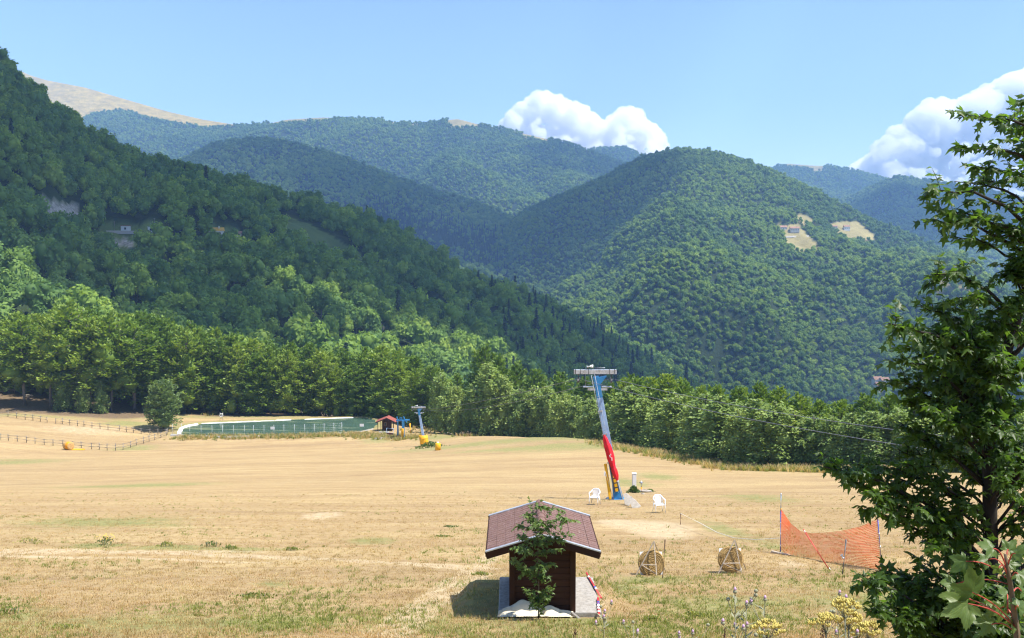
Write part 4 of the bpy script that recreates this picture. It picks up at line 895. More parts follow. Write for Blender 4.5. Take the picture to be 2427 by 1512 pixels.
# ------------------------------------------------------------------ leaves with lobes
def lobed(lobes, notch, size, fold, name, mat, teeth=0):
    """a palmate leaf lying in XY, stalk end at the origin, tip along +Y"""
    pts = []
    for i, (ang, r) in enumerate(lobes):
        a = math.radians(ang)
        if i: 
            am = math.radians((lobes[i - 1][0] + ang) / 2); pts.append((am, notch * (.8 + .2 * min(lobes[i - 1][1], r))))
        w = math.radians(9)
        pts += [(a - w, r * .70), (a - w * .4, r * .88), (a, r), (a + w * .4, r * .88), (a + w, r * .70)]
    V = [(0, 0.30, .0)] + [(r * math.sin(a) , .30 + r * math.cos(a) * .95, 0) for a, r in pts] + [(0, 0.02, 0)]
    V = [(x * size, y * size, -fold * abs(x) * size + .10 * size * math.sin(6 * x + 4 * y) - .25 * size * max(0, y - .5) ** 2) for x, y, z in V]
    n = len(pts); fs = [(0, i, i + 1) for i in range(1, n + 1)] + [(0, n + 1, 1)]
    fs = [(a, c, b) for a, b, c in fs]
    me = bpy.data.meshes.new(name); me.from_pydata(V, [], fs); me.update(); me.materials.append(mat)
    at = me.attributes.new('var', 'FLOAT', 'POINT'); at.data.foreach_set('value', np.full(len(V), .5, np.float32)); return me
LOB = [(-118, .50), (-58, .82), (0, 1.0), (58, .82), (118, .50)]
def leafset(mat, size, nm): return [lobed([(a + random.Random(k * 7 + i).uniform(-6, 6), r * random.Random(k * 5 + i).uniform(.88, 1.08)) for i, (a, r) in enumerate(LOB)], .42, size, f, nm, mat) for k, f in enumerate((.25, -.2, .5, .1))]
def leaf_rot(d, up, rng, droop=.4):
    """orientation whose +Y points along d (drooping) and whose +Z leans to up"""
    y = Vector(d).normalized() + Vector((0, 0, -droop * rng.uniform(.3, 1.5))); y.normalize(); z = Vector(up) + Vector((rng.gauss(0, .4), rng.gauss(0, .4), rng.gauss(0, .15)))
    x = y.cross(z).normalized(); z = x.cross(y); return Matrix((x, y, z)).transposed()
def leafy(root, org, twigs, leaves, step, rng, parts_max, size=(.75, 1.2), stalk=None, mat=None, first=0.25, prefer=None, droop=.4, up=(0, 0, 1)):
    """leaves along twigs (world polylines); the largest in sight become pieces of their own"""
    L = []
    for tw in twigs:
        tw = [Vector(p) for p in tw]; seg = [0]
        for a, b in zip(tw, tw[1:]): seg.append(seg[-1] + (b - a).length)
        tot = seg[-1]; s = tot * first
        k = 0
        while s <= tot + .001:
            i = max(j for j in range(len(seg)) if seg[j] <= s + 1e-6); i = min(i, len(tw) - 2); f = (s - seg[i]) / max(1e-6, seg[i + 1] - seg[i])
            p = tw[i].lerp(tw[i + 1], f); d = (tw[i + 1] - tw[i]).normalized()
            x, y, _ = frame_of(d); a = k * 1.57 + rng.uniform(-.5, .5)
            for q in (0, math.pi):
                o = (x * math.cos(a + q) + y * math.sin(a + q)); o.z *= .5; dd = (o * 1.0 + d * rng.uniform(.3, 1.0)).normalized(); sl = stalk * rng.uniform(.6, 1.4) if stalk else 0
                L.append((p + dd * sl, dd, rng.uniform(*size), p))
            k += 1; s += step * rng.uniform(.7, 1.3)
        d = (tw[-1] - tw[-2]).normalized(); L.append((tw[-1] + d * .02, d, rng.uniform(*size), tw[-1]))
    rng.shuffle(L)
    if prefer: L.sort(key=prefer)
    V = []; Fc = []; va = []
    st = MB()
    for n, (p, d, s, base) in enumerate(L):
        R = leaf_rot(d, up, rng, droop); me = leaves[rng.randrange(len(leaves))]
        if stalk: st.tube([base - org, p - org], .0016, 3, False)
        if n < parts_max:
            o = inst('leaf', me, root); o.matrix_local = Matrix.Translation(p - org) @ R.to_4x4() @ Matrix.Scale(s, 4)
        else:
            b = len(V); V += [tuple((R @ (v.co * s)) + p - org) for v in me.vertices]; Fc += [tuple(b + i for i in pl.vertices) for pl in me.polygons]; va += [rng.random()] * len(me.vertices)
    if V:
        mm = mesh_np('foliage', np.array(V), np.array(Fc), leaves[0].materials[0], False, {'var': np.array(va)}); o = inst('foliage', mm, root); o['kind'] = 'stuff'
    if stalk: st.build('leaf_stalks', M['twig'], root)
    return len(L)
def bez(a, b, sag, n=7, wob=0, rng=None):
    a = Vector(a); b = Vector(b); out = []
    for i in range(n + 1):
        t = i / n; p = a.lerp(b, t); p.z += sag * math.sin(math.pi * t)
        if wob and 0 < i < n: p += Vector((rng.gauss(0, wob), rng.gauss(0, wob), rng.gauss(0, wob)))
        out.append(p)
    return out

# sapling in front of the hut
rg = random.Random(12); sd = 18.72; fb = hit(1276, 1443); fb = Vector((P(1276, 1443, sd)[0], sd, gz1(P(1276, 1443, sd)[0], sd)))
sap = thing('maple_sapling', 'slim leafy maple sapling growing in front of the hut', 'sapling', fb)
main = [fb, Vector(P(1277, 1390, sd)), Vector(P(1274, 1330, sd)), Vector(P(1276, 1285, sd - .02)), Vector(P(1266, 1240, sd)), Vector(P(1256, 1187, sd))]
MB().tube([p - fb for p in main], [.018, .016, .013, .010, .006, .003], 6).build('stem', M['twig'], sap, True)
ends = [(1040, 425), (1150, 512), (640, 575), (615, 860), (960, 885), (905, 1090), (735, 1105), (620, 745), (1105, 625), (1000, 770), (690, 925), (880, 965), (790, 1215), (900, 640), (930, 1000), (1050, 690), (780, 560), (700, 660), (860, 1150), (960, 1085), (1010, 500), (680, 760), (740, 470)]
tws = [main[1:]]; bm = MB()
for i, e in enumerate(ends):
    u, v = z7(*e); b = Vector(P(u, v, sd + rg.uniform(-.22, .16))); k = min(range(len(main) - 1), key=lambda j: abs(proj(main[j])[1] - (v + 45))); a = main[k].lerp(main[k + 1], rg.random())
    c = bez(a, b, .04, 5, .012, rg); tws.append(c); bm.tube([p - fb for p in c], [.008, .007, .006, .005, .003, .002], 4)
    for k in range(3):
        p = c[rg.randint(1, 4)]; q = p + Vector((rg.gauss(0, .10), rg.gauss(0, .06), rg.gauss(.02, .07))); e = bez(p, q, .01, 3); tws.append(e); bm.tube([w - fb for w in e], .0022, 3)
bm.build('branches', M['twig'], sap, True)
leafy(sap, fb, tws, leafset(M['sapling'], .082, 'leaf'), .052, rg, 300, (.7, 1.2), first=.12)

# ------------------------------------------------------------------ maple in the foreground
rg = random.Random(31); td = 8.7
def TR(v): return Vector(P(2338 + 10 * math.sin(v / 160) + max(0, 1000 - v) * .33, v, td))
troot = TR(1764); troot.z = gz1(troot.x, troot.y) - .05
maple = thing('maple_tree', 'dark leafy maple tree at the right edge of the view', 'tree', troot)
tv = [1700, 1500, 1300, 1100, 900, 700, 500, 320, 180, 60]
MB().tube([Vector((0, 0, 0))] + [TR(v) - troot for v in tv], [.085, .08, .072, .064, .056, .048, .040, .032, .024, .015, .006], 9).build('trunk', M['bark_dark'], maple, True)
E = [(2287, 272, 8.2), (2420, 236, 8.6), (2362, 330, 8.9), (2300, 392, 8.5), (2268, 352, 8.3), (2197, 458, 8.0), (2228, 500, 8.4), (2215, 520, 8.2), (2262, 560, 8.6), (2330, 480, 9), (2405, 420, 8), (2400, 560, 9), (2262, 430, 8.8), (2300, 520, 8.2), (2350, 560, 8.3), (2440, 500, 8.6), (2440, 330, 8.4), (2330, 430, 9.1), (2410, 300, 9.1),
     (2210, 652, 8.0), (2106, 766, 7.8), (2130, 850, 8), (2178, 720, 8.4), (2300, 700, 8), (2140, 950, 8.6), (2110, 900, 8.4), (2250, 760, 8.7), (2200, 790, 8.2), (2290, 740, 9.2), (2170, 820, 8.9), (2230, 850, 8.0), (2300, 820, 9.2), (2185, 890, 8.5), (2270, 900, 8.7), (2420, 700, 8.4), (2400, 780, 9), (2440, 860, 8.2), (2380, 840, 8), (2350, 760, 8.3), (2130, 1000, 8.8), (2200, 960, 8),
     (1953, 1106, 8.2), (1990, 1122, 8.5), (2030, 1100, 8.8), (2060, 1165, 8), (2070, 1130, 8.4), (2060, 1204, 8.0), (2042, 1200, 8.3), (2120, 1060, 9), (2150, 1100, 8.2), (2180, 1040, 8.6), (2100, 1110, 8.4), (2240, 1000, 8), (2260, 1060, 9), (2300, 970, 8.3), (2200, 1130, 8.7), (2400, 960, 8.6), (2440, 1040, 8.4), (2380, 1080, 8.0), (2320, 1120, 8.9), (2420, 1140, 8.8),
     (2165, 1270, 8.4), (2160, 1220, 9), (2170, 1240, 8.2), (2220, 1200, 8.8), (2250, 1250, 8.2), (2175, 1300, 8.0), (2200, 1290, 9), (2290, 1200, 8.2), (2360, 1180, 9), (2400, 1230, 8.4), (2440, 1180, 8.6), (2150, 1335, 8.4), (2042, 1376, 8), (2075, 1352, 8.4), (2100, 1372, 8.6), (2160, 1380, 8.2), (2200, 1350, 8.8), (2060, 1448, 7.9), (2090, 1432, 8.2), (2125, 1470, 8), (2170, 1440, 8.6), (2220, 1400, 8.3), (2240, 1340, 8.8), (2250, 1450, 8.2), (2300, 1330, 8.0), (2320, 1450, 8.7), (2300, 1490, 8.2), (2400, 1300, 9.1), (2420, 1420, 8.7), (2380, 1500, 9), (2440, 1350, 8.6), (2200, 1490, 8.6), (2150, 1510, 8.2)]
for i in range(26): E.append((rg.uniform(2450, 2640), rg.uniform(150, 1450), rg.uniform(7.9, 9.4)))
for i in range(26): E.append((rg.uniform(2270, 2410), rg.choice([rg.uniform(720, 1150), rg.uniform(1400, 1510)]), rg.uniform(7.9, 8.4)))
for i in range(16): E.append((rg.uniform(2365, 2490), rg.uniform(250, 640), rg.uniform(8.0, 9.2)))
for i in range(40): E.append((rg.uniform(2215, 2440), rg.choice([rg.uniform(770, 1130), rg.uniform(770, 1130), rg.uniform(1390, 1510)]), rg.uniform(8.9, 9.8)))
tws = []; br = MB()
for (u, v, d) in E:
    if 1200 < v < 1345: u += 28
    b = Vector(P(u, v, d)); far = abs(u - 2338); a = TR(min(v + 40 + far * .55, 1650)); c = bez(a, b, .10 * (b - a).length * rg.uniform(.2, 1.2), 8, .012, rg)
    L = (b - a).length; r = min(.026, .010 + .008 * L); br.tube([p - troot for p in c], [r * (1 - .1 * k) for k in range(9)], 5); tws.append(c[4:])
    for k in range(int((6 + L * 6.2) * (.45 if v < 620 else 1.3 if v > 1350 else .6 if v > 1170 else 1))):
        t = rg.uniform(.35, .96); i = int(t * 8); p = c[i].lerp(c[i + 1], t * 8 - i); dd = (c[i + 1] - c[i]).normalized()
        o = Vector((rg.gauss(0, 1), rg.gauss(0, 1), rg.gauss(.05, 1.0))).normalized(); q = p + (dd * .6 + o * .8).normalized() * rg.uniform(.07, .22)
        e = bez(p, q, .015, 3); tws.append(e); br.tube([w - troot for w in e], [.004, .0035, .003, .002], 3)
br.build('branches', M['bark_dark'], maple, True)
nl = leafy(maple, troot, tws, leafset(M['maple'], .070, 'leaf'), .056, rg, 300, (.6, 1.3), first=.25, prefer=lambda l: proj(l[0])[0] if proj(l[0])[0] > 1900 and proj(l[0])[0] < 2420 and 240 < proj(l[0])[1] < 1500 else 9999)
print('maple leaves', nl)

# sycamore shoot close to the camera
rg = random.Random(44); z6 = Z(2060, 1150, 3.398); nd = 3.65
sb = Vector((P(2418, 1500, nd)[0], nd, 0)); sb.z = gz1(sb.x, sb.y) - .03
syc = thing('sycamore_shoot', 'young sycamore with big bright leaves and red stalks at lower right', 'sapling', sb)
def SP(x, y, d=0): u, v = z6(x, y); return Vector(P(u, v, nd + d))
st = [sb, SP(1640, 1480), SP(1610, 1250), SP(1580, 1040), SP(1555, 900), SP(1540, 800)]
MB().tube([p - sb for p in st], [.014, .012, .010, .009, .007, .005], 7).build('stem', M['twig'], syc, True)
def bigleaf(seed):
    q = random.Random(seed); lob = [(-112, .55), (-55, .86), (0, 1.0), (55, .86), (112, .55)]; pts = []
    for i, (ang, r) in enumerate(lob):
        if i: pts.append((math.radians((lob[i - 1][0] + ang) / 2), .56))
        for k, (da, rr_) in enumerate([(-19, .66), (-13, .80), (-11, .76), (-6, .92), (-4, .88), (0, 1.0), (4, .88), (6, .92), (11, .76), (13, .80), (19, .66)]): pts.append((math.radians(ang + da), r * rr_ * q.uniform(.96, 1.03)))
    rings = (.33, .66, 1.0); V = [(0, .34, 0)]; n = len(pts)
    for f in rings: V += [(r * f * math.sin(a), .34 + r * f * math.cos(a), 0) for a, r in pts]
    out = []
    for x, y, z in V:
        a = math.degrees(math.atan2(x, y - .34 + 1e-6)); rib = min(abs(a - l[0]) for l in lob); r = math.hypot(x, y - .34)
        out.append((x * .5, y * .5, (.055 * min(rib, 26) / 26 * r - .16 * r * r * .5 + .03 * math.sin(9 * r + a * .05)) * .9 - .1 * abs(x) * .5))
    fs = [(0, 1 + (i + 1) % n, 1 + i) for i in range(n - 1)]
    for k in range(2):
        for i in range(n - 1): fs.append((1 + k * n + i, 1 + k * n + i + 1, 1 + (k + 1) * n + i + 1, 1 + (k + 1) * n + i))
    m = MB(); m.v = out; m.f = fs; me = m.mesh('leaf', M['sycamore'], True); at = me.attributes.new('var', 'FLOAT', 'POINT'); at.data.foreach_set('value', np.full(len(out), .5, np.float32)); return me
bl = [bigleaf(i) for i in range(3)]
# leaf: where the stalk meets it, where its tip points, size in the enlarged view, stalk root, depth, tilt to the viewer
for i, (bx, by, tx, ty, s, sx, sy, dd, face) in enumerate([(1300, 1190, 1060, 1290, 290, 1640, 1430, -.12, .35), (1265, 1195, 1250, 960, 300, 1640, 1430, -.10, .75), (1150, 1060, 960, 1030, 190, 1580, 1060, .02, .3), (1250, 830, 1120, 920, 190, 1545, 1000, .0, .4),
        (1480, 770, 1330, 710, 190, 1545, 900, -.04, .25), (1420, 850, 1320, 850, 130, 1545, 930, .05, .5), (1545, 800, 1600, 720, 150, 1545, 860, .04, .4), (1585, 810, 1699, 770, 170, 1560, 900, -.04, .35), (1500, 900, 1450, 950, 90, 1550, 960, -.05, .6), (1540, 880, 1650, 885, 110, 1550, 930, .03, .3),
        (1600, 950, 1720, 1000, 170, 1580, 1040, -.02, .25), (1590, 1140, 1430, 1140, 180, 1560, 1300, .06, .25), (1540, 1240, 1430, 1290, 170, 1600, 1330, .08, .5), (1480, 1410, 1260, 1360, 200, 1640, 1480, .02, .3), (1620, 1270, 1700, 1220, 180, 1620, 1300, -.05, .6), (1560, 1320, 1640, 1390, 170, 1640, 1440, .0, .5), (1190, 1150, 980, 1150, 190, 1640, 1430, .1, .3), (1650, 1100, 1760, 1150, 170, 1590, 1150, .1, .4)]):
    b = SP(bx, by, dd); t = SP(tx, ty, dd + rg.uniform(-.05, .05)); y = (t - b).normalized(); zv = Vector((.1, -(.40 + face * .8), .72)) + Vector((rg.gauss(0, .12), 0, rg.gauss(0, .1))); x = y.cross(zv).normalized(); zv = x.cross(y)
    sc = s / 3.398 / K / F * nd * 1.75; o = inst('leaf', bl[i % 3], syc); o.matrix_local = Matrix.Translation(b - sb) @ Matrix((x, y, zv)).transposed().to_4x4() @ Matrix.Scale(sc, 4)
    rt = SP(sx, sy); MB().tube([p - sb for p in bez(rt, b + y * .16 * sc, .02, 5)], [.0032, .003, .0026, .0024, .0022, .002], 5).build('leaf_stalk', M['petiole'], syc, True)
# ------------------------------------------------------------------ drag lift pylons and cables
def pylon(base, lean, H, w, label, detailed):
    o = thing('lift_pylon', label, 'pylon', base, 0, 'drag lift pylons'); L = Vector(lean); top = L + Vector((0, 0, H)); ax = top.normalized()
    side = Vector((1, 0, 0)); side = (side - ax * side.dot(ax)).normalized(); fr = ax.cross(side)
    def pp(t, x=0, y=0): return ax * (t * top.length) + side * x + fr * y
    def rect(t0, t1, w0, w1, d0, d1, nm, mat):
        m = MB(); vs = []
        for t, a, b in ((t0, w0, d0), (t1, w1, d1)):
            vs += [pp(t, -a / 2, -b / 2), pp(t, a / 2, -b / 2), pp(t, a / 2, b / 2), pp(t, -a / 2, b / 2)]
        m.add(vs, [(3, 2, 1, 0), (4, 5, 6, 7), (0, 1, 5, 4), (1, 2, 6, 5), (2, 3, 7, 6), (3, 0, 4, 7)]); return m.build(nm, mat, o, bevel=.012)
    rect(0.12, .80, w * 1.05, w * .9, w, w * .8, 'mast', M['pale_blue']); rect(.80, .965, w * .9, w * .86, w * .8, w * .75, 'mast_head', M['blue'])
    rect(0.015, .12, w * 1.5, w * 1.08, w * 1.2, w * 1.02, 'mast_foot', M['blue']); MB().box((0, 0, .03), (w * 1.9, w * 1.7, .14)).build('base_plate', M['blue'], o, bevel=.01)
    MB().box((0, 0, -.15), (w * 2.6, w * 2.3, .3)).build('footing', M['concrete'], o, bevel=.02)
    # gusset triangle under the cross-arm
    q = [pp(.955, -w * .42, -w * .42), pp(.955, w * 1.65, -w * .42), pp(.90, w * .45, -w * .42), pp(.88, -w * .42, -w * .42)]; MB().prism(q, (0, 0, 0), (0, w * .7, 0)).build('gusset', M['blue'], o)
    cz = top.z; cx = top.x
    arm = MB(); arm.box((cx + .02, 0, cz), (2.62, .26, .27)); arm.build('crossarm', M['galv'], o, bevel=.015)
    for x in (-1.2, -.88, -.4, .9, 1.2): MB().box((cx + x, 0, cz), (.035, .285, .30)).build('arm_clamp', M['steel_dark'], o)
    MB().tube([(cx - .6, 0, cz + .22), (cx + .62, 0, cz + .24)], .025, 6).build('top_rail', M['galv'], o, True)
    for x in (-.5, .55): MB().tube([(cx + x, 0, cz + .13), (cx + x, 0, cz + .23)], .02, 6).build('rail_post', M['galv'], o, True)
    lamp = MB(); lamp.tube([(cx - .5, -.05, cz + .30), (cx - .22, -.05, cz + .34), (cx - .12, -.05, cz + .34)], [.085, .085, .11], 10); lamp.build('floodlight', M['white_plastic'], o, True)
    for s, x in ((-1, cx - 1.0), (1, cx + 1.0)):
        MB().beam((x, 0, cz - .13), (x + s * .02, 0, cz - .42), .06, .05).build('hanger', M['steel_dark'], o)
        for k in range(4):
            yy = -.42 + k * .28; MB().lathe([(.03, -.045), (.13, -.045), (.10, -.015), (.10, .015), (.13, .045), (.03, .045)], 14, (1, 0, 0), (x + (k - 1.5) * .045 * (1 if s < 0 else .4), yy, cz - .52)).build('sheave', M['steel_dark'], o, True)
        MB().beam((x, -.5, cz - .47), (x, .5, cz - .47), .05, .07).build('sheave_beam', M['steel_dark'], o)
        # catwalks below the rope
        MB().box((cx + .16 + s * .56, .02, cz - .93), (.62, .34, .05)).build('catwalk', M['galv'], o)
        MB().box((cx + .16 + s * .34, -.1, cz - 1.07), (.52, .09, .13)).build('catwalk_bracket', M['galv'], o)
        MB().tube([(cx + s * .5 - .08, 0, cz - .13), (cx + s * .5 - .08, 0, cz - .92)], .018, 6).build('catwalk_hanger', M['galv'], o, True)
    if detailed:
        lx = -w * .30; ly = -w * .62
        for x in (lx - .11, lx + .11): MB().tube([pp(.06, x + .06, ly), pp(.985, x - .05, ly)], .016, 6).build('ladder_rail', M['galv'], o, True)
        for k in range(24):
            t = .08 + k * .0385; b = .06 - .11 * (t - .06) / .925; MB().tube([pp(t, lx - .11 + b, ly), pp(t, lx + .11 + b, ly)], .012, 5).build('ladder_rung', M['galv'], o, True)
        for t in (.30, .52, .70): MB().beam(pp(t, -w * .7, ly * .8), pp(t, w * .05, ly * .8), .05, .09).build('ladder_bracket', M['galv'], o)
        MB().box(pp(.19, -.03, -w * .66), (.30, .03, 1.9), Matrix((side, fr, ax)).transposed()).build('padding_frame', M['steel_dark'], o)
        for k in range(7): MB().box(pp(.085 + k * .036, -.02, -w * .70), (.17, .03, .20), Matrix((side, fr, ax)).transposed()).build('padding_panel', M['yellow'], o)
    return o, top
pb1 = hit(1466, 1184); top1 = P(1410, 881, pb1.y); py1, t1 = pylon(pb1, (top1[0] - pb1.x, 0, 0), top1[2] - pb1.z, .40, 'tall leaning blue lift pylon with ladder and red parasol', True)
pb2 = hit(1007, 1057); top2 = P(991.5, 965.5, pb2.y); py2, t2 = pylon(pb2, (top2[0] - pb2.x, 0, 0), top2[2] - pb2.z, .42, 'far leaning blue lift pylon padded yellow near the pond', False)
T1 = pb1 + t1; T2 = pb2 + t2
def cable(a, b, sag, label):
    c = (Vector(a) + Vector(b)) / 2; pts = []
    for i in range(41):
        t = i / 40; p = Vector(a).lerp(Vector(b), t); p.z -= sag * 4 * t * (1 - t); pts.append(p - Vector(a))
    o = MB().tube(pts, .014, 6).build('lift_cable', M['cable'], None, True, Vector(a)); tag(o, label, 'cable', 'drag lift cables')
for s, e, nm, uv in ((-1, -.52, 'left', (2640, 1122)), (1, -.52, 'right', (2640, 1075))):
    a = T1 + Vector((s * 1.0, 0, -.42)); end = Vector(P(uv[0], uv[1], 34))
    cable(a, end, .5 if s < 0 else .45, 'lower steel cable running right from the tall pylon' if s < 0 else 'upper steel cable running right from the tall pylon')
    cable(T2 + Vector((s * 1.0, 0, -.42)), a, 0.5 if s < 0 else 0.9, 'upper steel cable between the two pylons' if s < 0 else 'lower steel cable between the two pylons')
# furled parasol, boards, sign leaning on the tall pylon
pd = pb1.y - .42
def U(x, y, zf, d): u, v = zf(x, y); return Vector(P(u, v, d))
zc = Z(1400, 1070, 6.575)
a = U(722, 115, zc, pd); b = U(945, 862, zc, pd - .25); foot = U(1035, 1135, zc, pd - .30); foot.z = gz1(foot.x, foot.y) + .02
par = thing('furled_parasol', 'furled red parasol with white print leaning on the tall pylon', 'parasol', foot)
n = 26; vs = []; fs = []
for i in range(n):
    t = i / (n - 1); c = a.lerp(b, t); r = np.interp(t, [0, .06, .25, .5, .6, .72, .78, .9, 1], [.03, .12, .19, .20, .16, .12, .16, .15, .05])
    x, y, _ = frame_of(b - a)
    for k in range(16):
        g = 2 * math.pi * k / 16; rr2 = r * (1 + .22 * math.sin(4 * g + 3 * t) + .10 * math.sin(7 * g + 9 * t)); vs.append(c + (x * math.cos(g) + y * math.sin(g)) * rr2 - foot)
for i in range(n - 1):
    for k in range(16): fs.append((i * 16 + k, i * 16 + (k + 1) % 16, (i + 1) * 16 + (k + 1) % 16, (i + 1) * 16 + k))
m = MB(); m.add(vs, fs); m.build('canopy', M['red_cloth'], par, True)
MB().tube([a - foot, b - foot, Vector((0, 0, 0))], [.022, .024, .026], 8).build('pole', M['white_paint'], par, True)
MB().tube([b.lerp(foot, .02) - foot, b.lerp(foot, .12) - foot], [.06, .05], 8).build('collar', M['white_plastic'], par, True)
x, y, dv = frame_of(b - a); vd = -Vector(a).normalized()
for t0, t1_, off, ln in ((.43, .50, -.02, .16), (.48, .57, .05, .20), (.41, .45, .06, .10)):
    pc = a.lerp(b, (t0 + t1_) / 2) + vd * .225 + Vector((off, 0, 0)) - foot; R = Matrix((vd.cross(dv).normalized(), dv, vd)).transposed(); MB().box(pc, (.05, ln, .004), R @ Matrix.Rotation(.5 * (off * 10), 3, 'Z')).build('printed_mark', M['white_paint'], par)
a = U(742, 585, zc, pd - .05); b = U(826, 1150, zc, pd - .25); b.z = gz1(b.x, b.y) + .02; o = thing('yellow_board', 'tall yellow padded board leaning at the foot of the pylon', 'board', b); MB().beam(a - b, Vector((0, 0, .02)), .16, .07, (0, -1, .2)).build('panel', M['yellow'], o, bevel=.02)
MB().beam(a - b + Vector((.07, .03, -.02)), Vector((.07, .03, .02)), .06, .09, (0, -1, .2)).build('backing', M['black'], o)
a = U(738, 705, zc, pd - .3); b = U(885, 1125, zc, pd - .35); b.z = gz1(b.x, b.y) + .02; o = thing('wooden_stake', 'thin wooden stake with a white tag leaning on the yellow board', 'stake', b); MB().tube([a - b, Vector((0, 0, 0))], .02, 6).build('shaft', M['pale_wood'], o, True); MB().box(a - b + Vector((-.02, -.03, -.17)), (.09, .015, .26)).build('tag', M['white_plastic'], o)
# plastic garden chairs
def chair(pos, rz, label):
    o = thing('plastic_chair', label, 'chair', pos, rz, 'white plastic garden chairs'); W = M['white_plastic']
    for x in (-1, 1):
        MB().tube([(x * .25, -.26, 0), (x * .235, -.23, .42), (x * .25, -.22, .63)], [.022, .028, .024], 8).build('leg', W, o, True); MB().tube([(x * .25, .24, 0), (x * .215, .20, .43)], [.022, .028], 8).build('leg', W, o, True)
        MB().tube([(x * .25, -.23, .62), (x * .275, -.12, .66), (x * .275, .05, .66), (x * .245, .20, .68), (x * .20, .25, .76)], [.024, .03, .03, .026, .024], 8).build('armrest', W, o, True)
    MB().box((0, -.02, .42), (.46, .46, .03)).build('seat', W, o, bevel=.012)
    MB().tube([(-.21, .20, .44), (-.22, .25, .70), (-.15, .285, .81), (0, .30, .83), (.15, .285, .81), (.22, .25, .70), (.21, .20, .44)], .024, 8).build('back_frame', W, o, True)
    for k in range(5): xx = -.13 + k * .065; MB().beam((xx, .215, .44), (xx, .285, .81), .045, .014, (0, 1, 0)).build('back_slat', W, o)
    return o
chair(hit(1409.5, 1195.5), math.radians(-20), 'white plastic armchair to the left of the tall pylon'); chair(hit(1562, 1214.5), math.radians(8), 'white plastic armchair on its own right of the stone slabs')
# meter box, hydrant, stones, slabs
p = hit(1503, 1162); o = thing('meter_box', 'white utility box on a short black post near the pylon', 'utility box', p); hB = P(1503, 1121, p.y)[2] - p.z; MB().box((0, 0, hB * .60), (.30, .24, hB * .78)).build('cabinet', M['grey_box'], o, bevel=.015); MB().box((0, -.125, hB * .58), (.25, .012, hB * .66)).build('door', M['white_plastic'], o); MB().box((.0, 0, hB * .985), (.34, .28, .05)).build('lid', M['white_plastic'], o, bevel=.01); MB().box((.03, .05, hB * .25), (.16, .10, hB * .5)).build('post', M['black'], o)
p = hit(1520, 1167); o = thing('hydrant', 'slim standpipe hydrant with orange foot beside the utility box', 'hydrant', p); MB().tube([(0, 0, -.05), (0, 0, .40)], .05, 10).build('riser', M['orange_pad'], o, True); MB().tube([(0, 0, .40), (0, 0, .66)], .042, 10).build('pipe', M['galv'], o, True); MB().lathe([(.05, .62), (.09, .66), (.09, .76), (.05, .80), (.03, .86)], 10).build('valve', M['galv'], o, True); MB().tube([(-.14, 0, .74), (.12, 0, .74)], .03, 8).build('outlet', M['steel_dark'], o, True)
def rock(u, v, sx, sy, sz, seed, label, mat, d=None):
    p = hit(u, v); rr = np.random.default_rng(seed); m = MB().lathe([(.35, -.3), (.8, -.1), (1, .2), (.85, .6), (.45, .9), (.1, 1.0)], 9); me = m.mesh('stone', mat); co = np.array(m.v) * np.array([sx, sy, sz]) * (1 + .18 * rr.normal(0, 1, (len(m.v), 1))); me.vertices.foreach_set('co', co.astype(np.float32).ravel()); me.update(); o = inst('stone', me, None, p); return tag(o, label, 'stone')
rock(1531, 1167, .55, .30, .20, 1, 'flat pale stone beside the standpipe hydrant', M['stone']); rock(1524, 1171, .14, .10, .08, 2, 'small brown stone below the standpipe hydrant', M['stone']); rock(1441, 1183, .16, .12, .12, 3, 'white stone at the left foot of the tall pylon', M['white_paint'])
for i, (q, off, lab) in enumerate([([(1042, 1095), (1095, 1078), (1145, 1120), (1095, 1265), (1062, 1255)], 0, 'back stone slab of three propped beside the pylon'), ([(1095, 1140), (1175, 1130), (1195, 1160), (1135, 1285), (1100, 1270)], -.12, 'middle stone slab of three propped beside the pylon'), ([(1135, 1190), (1195, 1160), (1240, 1190), (1328, 1288), (1300, 1312), (1185, 1316)], -.25, 'large front stone slab lying against the two behind')]):
    base = max(q, key=lambda t: t[1]); bp = hit(*zc(*base)); pts = []
    for x, y_ in q: pts.append(U(x, y_, zc, bp.y + (base[1] - y_) / 6.575 * .016) - bp)
    m = MB(); m.prism(pts, (0, 0, 0), (.015, .09, .02)); tag(m.build('stone_slab', M['stone'], None, False, bp, bevel=.012), lab, 'stone slab')
# weeds round the pylons
def weed(u, v, rx, h, n, mat, label, seed, card=.16, name='weed_clump'):
    p = hit(u, v); rr = np.random.default_rng(seed); C = rr.normal(0, 1, (n, 3)) * np.array([rx * .5, rx * .35, 0]); hh = h * np.exp(-(C[:, 0] / rx) ** 2 * 1.2 - (C[:, 1] / rx) ** 2); C[:, 2] = rr.random(n) ** .6 * hh
    gzv = gz(C[:, 0] + p.x, C[:, 1] + p.y) - p.z; C[:, 2] += gzv
    A = rr.normal(0, .6, (n, 3)) + np.array([0, 0, .8]); Nn = rr.normal(0, 1, (n, 3)) + np.array([0, 0, .6]); L = card * rr.uniform(.5, 1.3, n); V = cards(C, A, Nn, L, L * .5)
    o = thing(name, label, 'weeds', p); me = mesh_np('leaves', V.reshape(-1, 3), np.arange(4 * n).reshape(n, 4), mat, False, {'var': np.repeat(rr.random(n), 4)}); inst('leaves', me, o)
    sm = MB()
    for k in range(9): a = rr.uniform(-rx * .5, rx * .5); sm.tube([(a, 0, -.05), (a * 1.1, rr.normal(0, .05), h * .7)], .01, 4)
    sm.build('stems', M['stalk'], o); return o
weed(1502, 1168, .42, .55, 420, M['weed'], 'leafy green weed clump at the foot of the utility box', 1); weed(1540, 1166, .3, .22, 120, M['weed'], 'low weed tuft behind the flat pale stone', 2)
